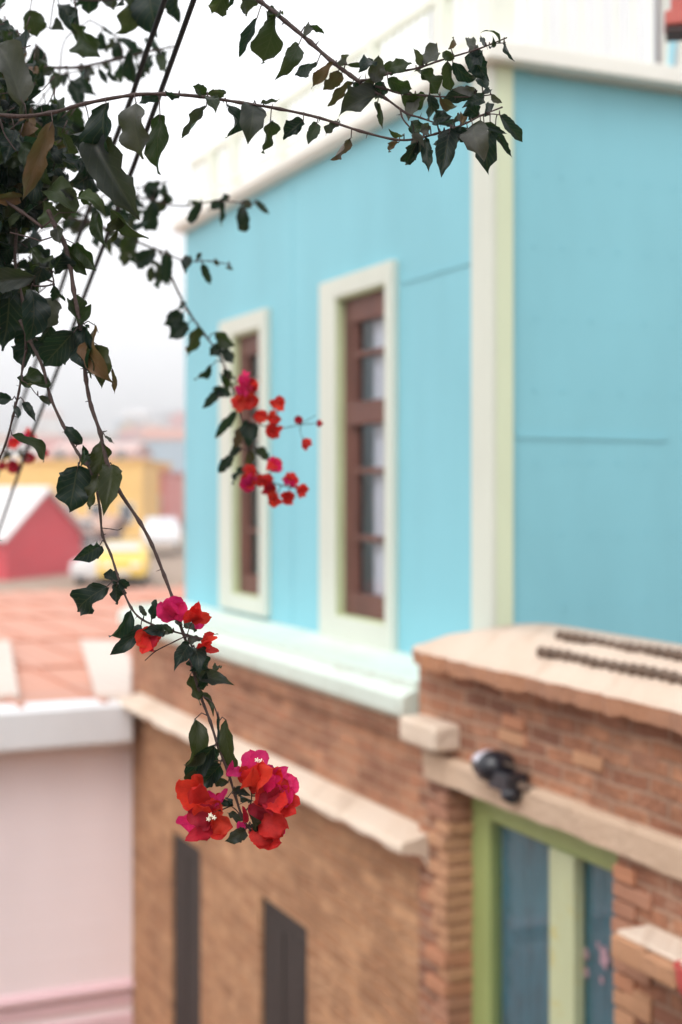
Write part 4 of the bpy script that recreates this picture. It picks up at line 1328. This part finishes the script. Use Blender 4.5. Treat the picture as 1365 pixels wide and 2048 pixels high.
# ---- the out of focus spray in front of the windows
k = Branch("branch", 3.0, "out of focus trailing spray of red flowers in front of the windows", 707)
k.line([(120, 430), (200, 452), (270, 482), (320, 502), (372, 522), (420, 522), (462, 530)], 2.6, 1.0, 3.0)
k.line([(200, 380), (270, 392), (360, 412), (430, 402), (490, 406), (530, 410)], 2.0, .9, 3.1)
k.line([(318, 500), (345, 560), (375, 620), (410, 670), (440, 712), (462, 770), (480, 830), (494, 890), (512, 940), (545, 965), (585, 975)], 2.4, 1.3, 3.05)
k.line([(482, 838), (520, 850), (560, 856), (600, 850), (645, 845)], 1.2, .7, 3.0)
k.line([(600, 850), (602, 870), (612, 886)], .8, .6, 3.0)
k.line([(600, 850), (622, 836), (632, 830)], .7, .5, 3.0)
for t in [(320, 365, 287, 371, 15, 'd'), (336, 380, 324, 412, 24, 'd'), (302, 400, 290, 462, 32, 'd'), (285, 420, 265, 450, 28, 'g'), (402, 402, 377, 444, 22, 'd'), (380, 400, 402, 411, 14, 'q'), (457, 390, 416, 421, 20, 'd'),
          (440, 402, 444, 452, 20, 'd'), (482, 412, 486, 464, 24, 'd'), (502, 416, 484, 400, 18, 'q'), (512, 402, 539, 430, 14, 'd'), (270, 462, 237, 502, 32, 'g'), (310, 500, 269, 524, 32, 'd'), (335, 502, 330, 572, 24, 'd'),
          (375, 512, 371, 546, 20, 'd'), (405, 526, 421, 569, 16, 'd'), (430, 520, 436, 532, 10, 'q'), (458, 528, 466, 540, 9, 'q'), (395, 520, 402, 505, 12, 'd'), (366, 626, 327, 651, 30, 'd'), (371, 606, 357, 616, 15, 'd'),
          (376, 650, 337, 679, 34, 'd'), (396, 652, 374, 712, 30, 'g'), (422, 732, 387, 757, 26, 'd'), (442, 692, 420, 712, 24, 'd'), (430, 668, 472, 692, 32, 'g'), (440, 705, 466, 722, 24, 'd'), (450, 738, 470, 756, 22, 'd'),
          (460, 770, 440, 745, 22, 'g'), (446, 776, 404, 818, 20, 'd'), (462, 790, 425, 780, 20, 'd'), (472, 822, 429, 877, 20, 'd'), (496, 842, 500, 892, 34, 'd'), (476, 890, 459, 917, 22, 'd'), (466, 912, 438, 947, 20, 'd'),
          (490, 936, 464, 970, 20, 'd'), (515, 896, 537, 922, 22, 'g'), (488, 850, 470, 900, 24, 'b'), (500, 900, 490, 940, 22, 'b'), (260, 470, 300, 440, 26, 'd'), (240, 420, 270, 450, 30, 'd'), (300, 420, 330, 380, 26, 'g'), (240, 480, 262, 440, 22, 'y')]:
    k.leaf(*t)
for cx, cy, R, kk in ((488, 756, 12, 'm'), (486, 774, 17, 'm'), (503, 772, 15, 'rk'), (480, 806, 17, 'ro'), (500, 802, 18, 'ro'), (522, 833, 14, 'ro'), (556, 806, 15, 'ro'), (549, 836, 14, 'ro'), (546, 861, 16, 'r'), (597, 840, 9, 'k'), (640, 846, 7, 'kr'),
                      (612, 888, 11, 'ro'), (500, 940, 13, 'r'), (496, 966, 19, 'rm'), (530, 962, 17, 'r'), (549, 930, 17, 'mr'), (582, 960, 15, 'rm'), (605, 980, 14, 'r'), (550, 1000, 15, 'ro'), (575, 996, 14, 'r'), (540, 978, 14, 'ok')):
    ball(k, cx, cy, R, kk, 3.0)
k.done()

# ---- rear sprays, softer, beside and behind the mass
s5 = Branch("branch", 3.1, "rear spray blurred behind the sharper leaves", 909)
s5.line([(60, 470), (130, 440), (190, 400), (240, 380), (300, 372), (345, 360)], 2, .8, 3.0, 3.2)
s5.line([(60, 470), (40, 380), (60, 240), (120, 150)], 1.8, 1.2, 3.0, 2.9)
s5.line([(120, 150), (130, 80), (180, 40)], 1.4, 1.2, 2.9, 2.9)
s5.line([(150, 420), (200, 455), (250, 490), (300, 520), (340, 545)], 1.8, .8, 3.0, 3.2)
s5.line([(120, 150), (190, 135), (240, 120), (300, 112), (352, 96)], 1.4, .7, 2.9, 3.1)
s5.line([(180, 40), (230, 70), (270, 110), (300, 150)], 1.4, .7, 2.9, 3.0)
r5 = random.Random(55)
for x0, y0, x1, y1, n5 in ((150, 430, 335, 365, 15), (170, 440, 335, 545, 15), (130, 148, 345, 98, 9), (190, 45, 295, 145, 7)):
    for i in range(n5):
        f = (i + r5.uniform(.1, .9)) / n5
        x, y = x0 + (x1 - x0) * f, y0 + (y1 - y0) * f + r5.uniform(-8, 8)
        a = math.radians(90 + r5.gauss(0, 45)); L = r5.uniform(20, 42)
        s5.leaf(x, y, x + L * math.cos(a), y + L * math.sin(a), L * r5.uniform(.45, .75), r5.choice("dddgq"))
s5.done()

# ---- the dense leafy mass at upper left
w = Branch("crown", 2.15, None, 808)
for p, a, b_, d0, d1 in (([(-200, 60), (-80, 80), (0, 110), (60, 130), (150, 135), (230, 118), (310, 100), (350, 92)], 4, 1.4, 2.7, 2.75), ([(-200, 330), (-60, 350), (0, 395), (45, 425), (85, 455)], 4.4, 3.2, 2.05, 2.03),
                         ([(-150, -60), (-20, -30), (90, -10), (190, 0), (290, -8), (380, -14)], 4, 2, 2.5, 2.5), ([(-180, 180), (-60, 200), (30, 260), (60, 330), (40, 420), (30, 520), (45, 600), (52, 700)], 4.4, 2.4, 2.2, 2.1),
                         ([(0, 238), (10, 270), (45, 318), (60, 330)], 1.6, 1.2, 2.02, 2.02), ([(20, 465), (60, 475), (80, 482)], 1.6, 1.2, 2.02, 2.02), ([(95, 560), (108, 567), (104, 592)], 2.0, 1.4, 2.02, 2.02), ([(68, 572), (90, 572), (107, 566), (103, 545)], 2.0, 1.4, 2.02, 2.02),
                         ([(-420, 300), (-300, 200), (-200, 60)], 9, 5, 2.3, 2.6), ([(-420, 300), (-300, 320), (-200, 330)], 9, 5, 2.3, 2.1), ([(-420, 300), (-300, 240), (-180, 180)], 9, 5, 2.3, 2.2), ([(-420, 300), (-320, 60), (-150, -60)], 9, 5, 2.3, 2.5)):
    w.line(p, a, b_, d0, d1)
hand = [(130, 374, 78, 366, 34, 'p'), (150, 425, 87, 388, 52, 'l'), (112, 452, 90, 405, 50, 'l'), (114, 455, 119, 487, 30, 'p'), (155, 396, 213, 436, 32, 'l'), (222, 420, 296, 478, 38, 'g'), (198, 425, 213, 496, 34, 'g'), (150, 488, 192, 542, 40, 'g'), (128, 488, 174, 550, 30, 'g'),
        (70, 552, -8, 562, 50, 'q'), (105, 594, 89, 656, 54, 'p'), (22, 578, 4, 702, 84, 'd'), (62, 578, 54, 682, 54, 'd'), (56, 664, 46, 738, 56, 'd'), (105, 545, 68, 530, 22, 'q'), (100, 545, 60, 500, 46, 'g'), (110, 548, 125, 500, 44, 'd'), (106, 572, 124, 588, 26, 'd'),
        (100, 648, 70, 700, 40, 'd'), (88, 690, 66, 715, 30, 'd'), (150, 395, 120, 380, 24, 'q'), (138, 380, 118, 425, 34, 'q'), (165, 380, 180, 415, 26, 'g'), (195, 330, 150, 375, 60, 'd'), (110, 300, 160, 345, 44, 'd'), (185, 310, 165, 360, 50, 'd'), (250, 440, 210, 460, 20, 'y'), (215, 478, 235, 452, 14, 'y'),
        (300, -24, 312, 72, 74, 'd'), (255, -6, 238, 68, 54, 'g'), (352, -22, 359, 46, 42, 'd'), (215, -12, 228, 22, 30, 'q'), (180, -20, 178, 28, 36, 'd'), (118, 8, 150, 72, 34, 'd'), (100, 58, 130, 62, 32, 'q'), (150, 60, 198, 114, 54, 'g'), (232, 78, 270, 130, 28, 'd'), (262, 100, 272, 170, 34, 'd'), (75, 90, 62, 135, 48, 'd'), (60, 20, 75, 75, 44, 'g'),
        (222, 132, 238, 165, 14, 'd'), (198, 140, 216, 168, 14, 'd'), (170, 138, 196, 192, 30, 'd'), (140, 165, 168, 215, 28, 'd'), (120, 150, 105, 185, 30, 'g'), (318, 110, 330, 145, 18, 'g'), (300, 90, 322, 110, 16, 'd')]
for t in hand: w.leaf(*t)
holes = [(96, 88, 30, 32), (110, 30, 14, 26), (190, 45, 14, 24), (233, 68, 12, 18), (205, 60, 22, 18), (160, 118, 42, 16), (215, 105, 16, 20), (285, 55, 16, 40), (140, 150, 26, 18), (212, 152, 30, 20), (240, 172, 22, 30), (145, 195, 8, 16), (45, 58, 14, 10), (109, 172, 7, 10),
         (330, 70, 40, 60), (60, 480, 6, 8), (42, 520, 8, 12), (160, 525, 6, 14), (182, 465, 12, 20), (40, 405, 8, 6), (160, 420, 8, 10), (115, 560, 10, 8), (86, 640, 5, 12), (240, 300, 6, 60), (220, 440, 14, 14), (135, 470, 4, 8), (195, 500, 6, 10), (52, 700, 3, 6), (50, 195, 5, 8), (105, 200, 16, 8), (25, 600, 0, 0), (130, 550, 14, 40)]
def in_hole(x, y): return any(a and ((x - p) / a) ** 2 + ((y - q) / b) ** 2 < 1 for p, q, a, b in holes)
def inside(x, y):
    if y < -40 or x < -260: return False
    lim = 70 + 150 * math.exp(-((y - 280) / 110) ** 2) + (60 if y < 160 else 0)
    if y < 60: lim = 400
    if y > 480: lim = 130 - (y - 480) * .42
    if y > 720: lim = -20
    return x < lim
rg = random.Random(77)
made = tries = 0
while made < 1080 and tries < 60000:
    tries += 1
    x, y = (rg.uniform(-240, 395), rg.uniform(-40, 720)) if rg.random() < .42 else (rg.uniform(-140, 125), rg.uniform(50, 600))
    if not inside(x, y): continue
    L = rg.uniform(32, 80) * (.72 if y < 200 else 1); a = math.radians(90 + rg.gauss(0, 42))
    tx, ty = x + L * math.cos(a), y + L * math.sin(a)
    W = L * rg.uniform(.48, .8)
    bad = False
    for f in (.1, .3, .5, .7, .9, 1.0):
        for sd in (-.5, 0, .5):
            qx = x + (tx - x) * f - (ty - y) / L * W * sd; qy = y + (ty - y) * f + (tx - x) / L * W * sd
            if in_hole(qx, qy) or not inside(qx - 8, qy - 12): bad = True
    if bad: continue
    d = rg.uniform(2.1, 2.75) if y < 260 else rg.uniform(2.04, 2.5)
    kind = rg.choices(['d', 'g', 'q', 'p', 'b', 'l'], [62, 24, 4, 1, 7, 2])[0]
    blade(w.fol, P(x, y, d), P(tx, ty, d + rg.uniform(-.06, .06)), W / F * d, tint(kind, rg), rg, roll=rg.uniform(-65, 65))
    if rg.random() < .5:
        a2 = a + rg.uniform(-.6, .6); q = rg.uniform(18, 40)
        w.stem.tube([P(x - q * math.cos(a2), y - q * math.sin(a2), d), P(x, y, d)], [1.6 / F * d, 1.0 / F * d], 5)
    made += 1
w.done()
# woody trunk, left of the picture, rooted beside the photographer
mb = MB()
t0 = P(-420, 300, 2.3)
mb.tube([Vector((t0.x - .15, 2.2, terrain(-1.2, 2.2) - .1)), Vector((t0.x - .1, 2.22, -1.0)), Vector((t0.x - .04, 2.27, -.2)), t0, t0 + Vector((.05, 0, .25))], [.05, .042, .035, .026, .02], 10)
tr = mb.build("trunk", M['stem'], bush, recalc=False); tr.location = -BP

# ------------------------------------------------------------------ haze over the far town
mb = MB(); mb.box(-1000, 900, -70, 1400, -9, 62)
hm = bpy.data.materials.new("haze"); hm.use_nodes = True
hn, hl = hm.node_tree.nodes, hm.node_tree.links
hn.remove(hn["Principled BSDF"])
pv = hn.new("ShaderNodeVolumePrincipled")
pv.inputs["Color"].default_value = (.975, .97, .98, 1)
pv.inputs["Density"].default_value = .0017
pv.inputs["Anisotropy"].default_value = .1
hl.new(pv.outputs[0], hn["Material Output"].inputs["Volume"])
hz = mb.build("haze", hm)
tag(hz, "pale haze veiling the far hillside town", "haze", None, "stuff")
hz.display_type = 'WIRE'
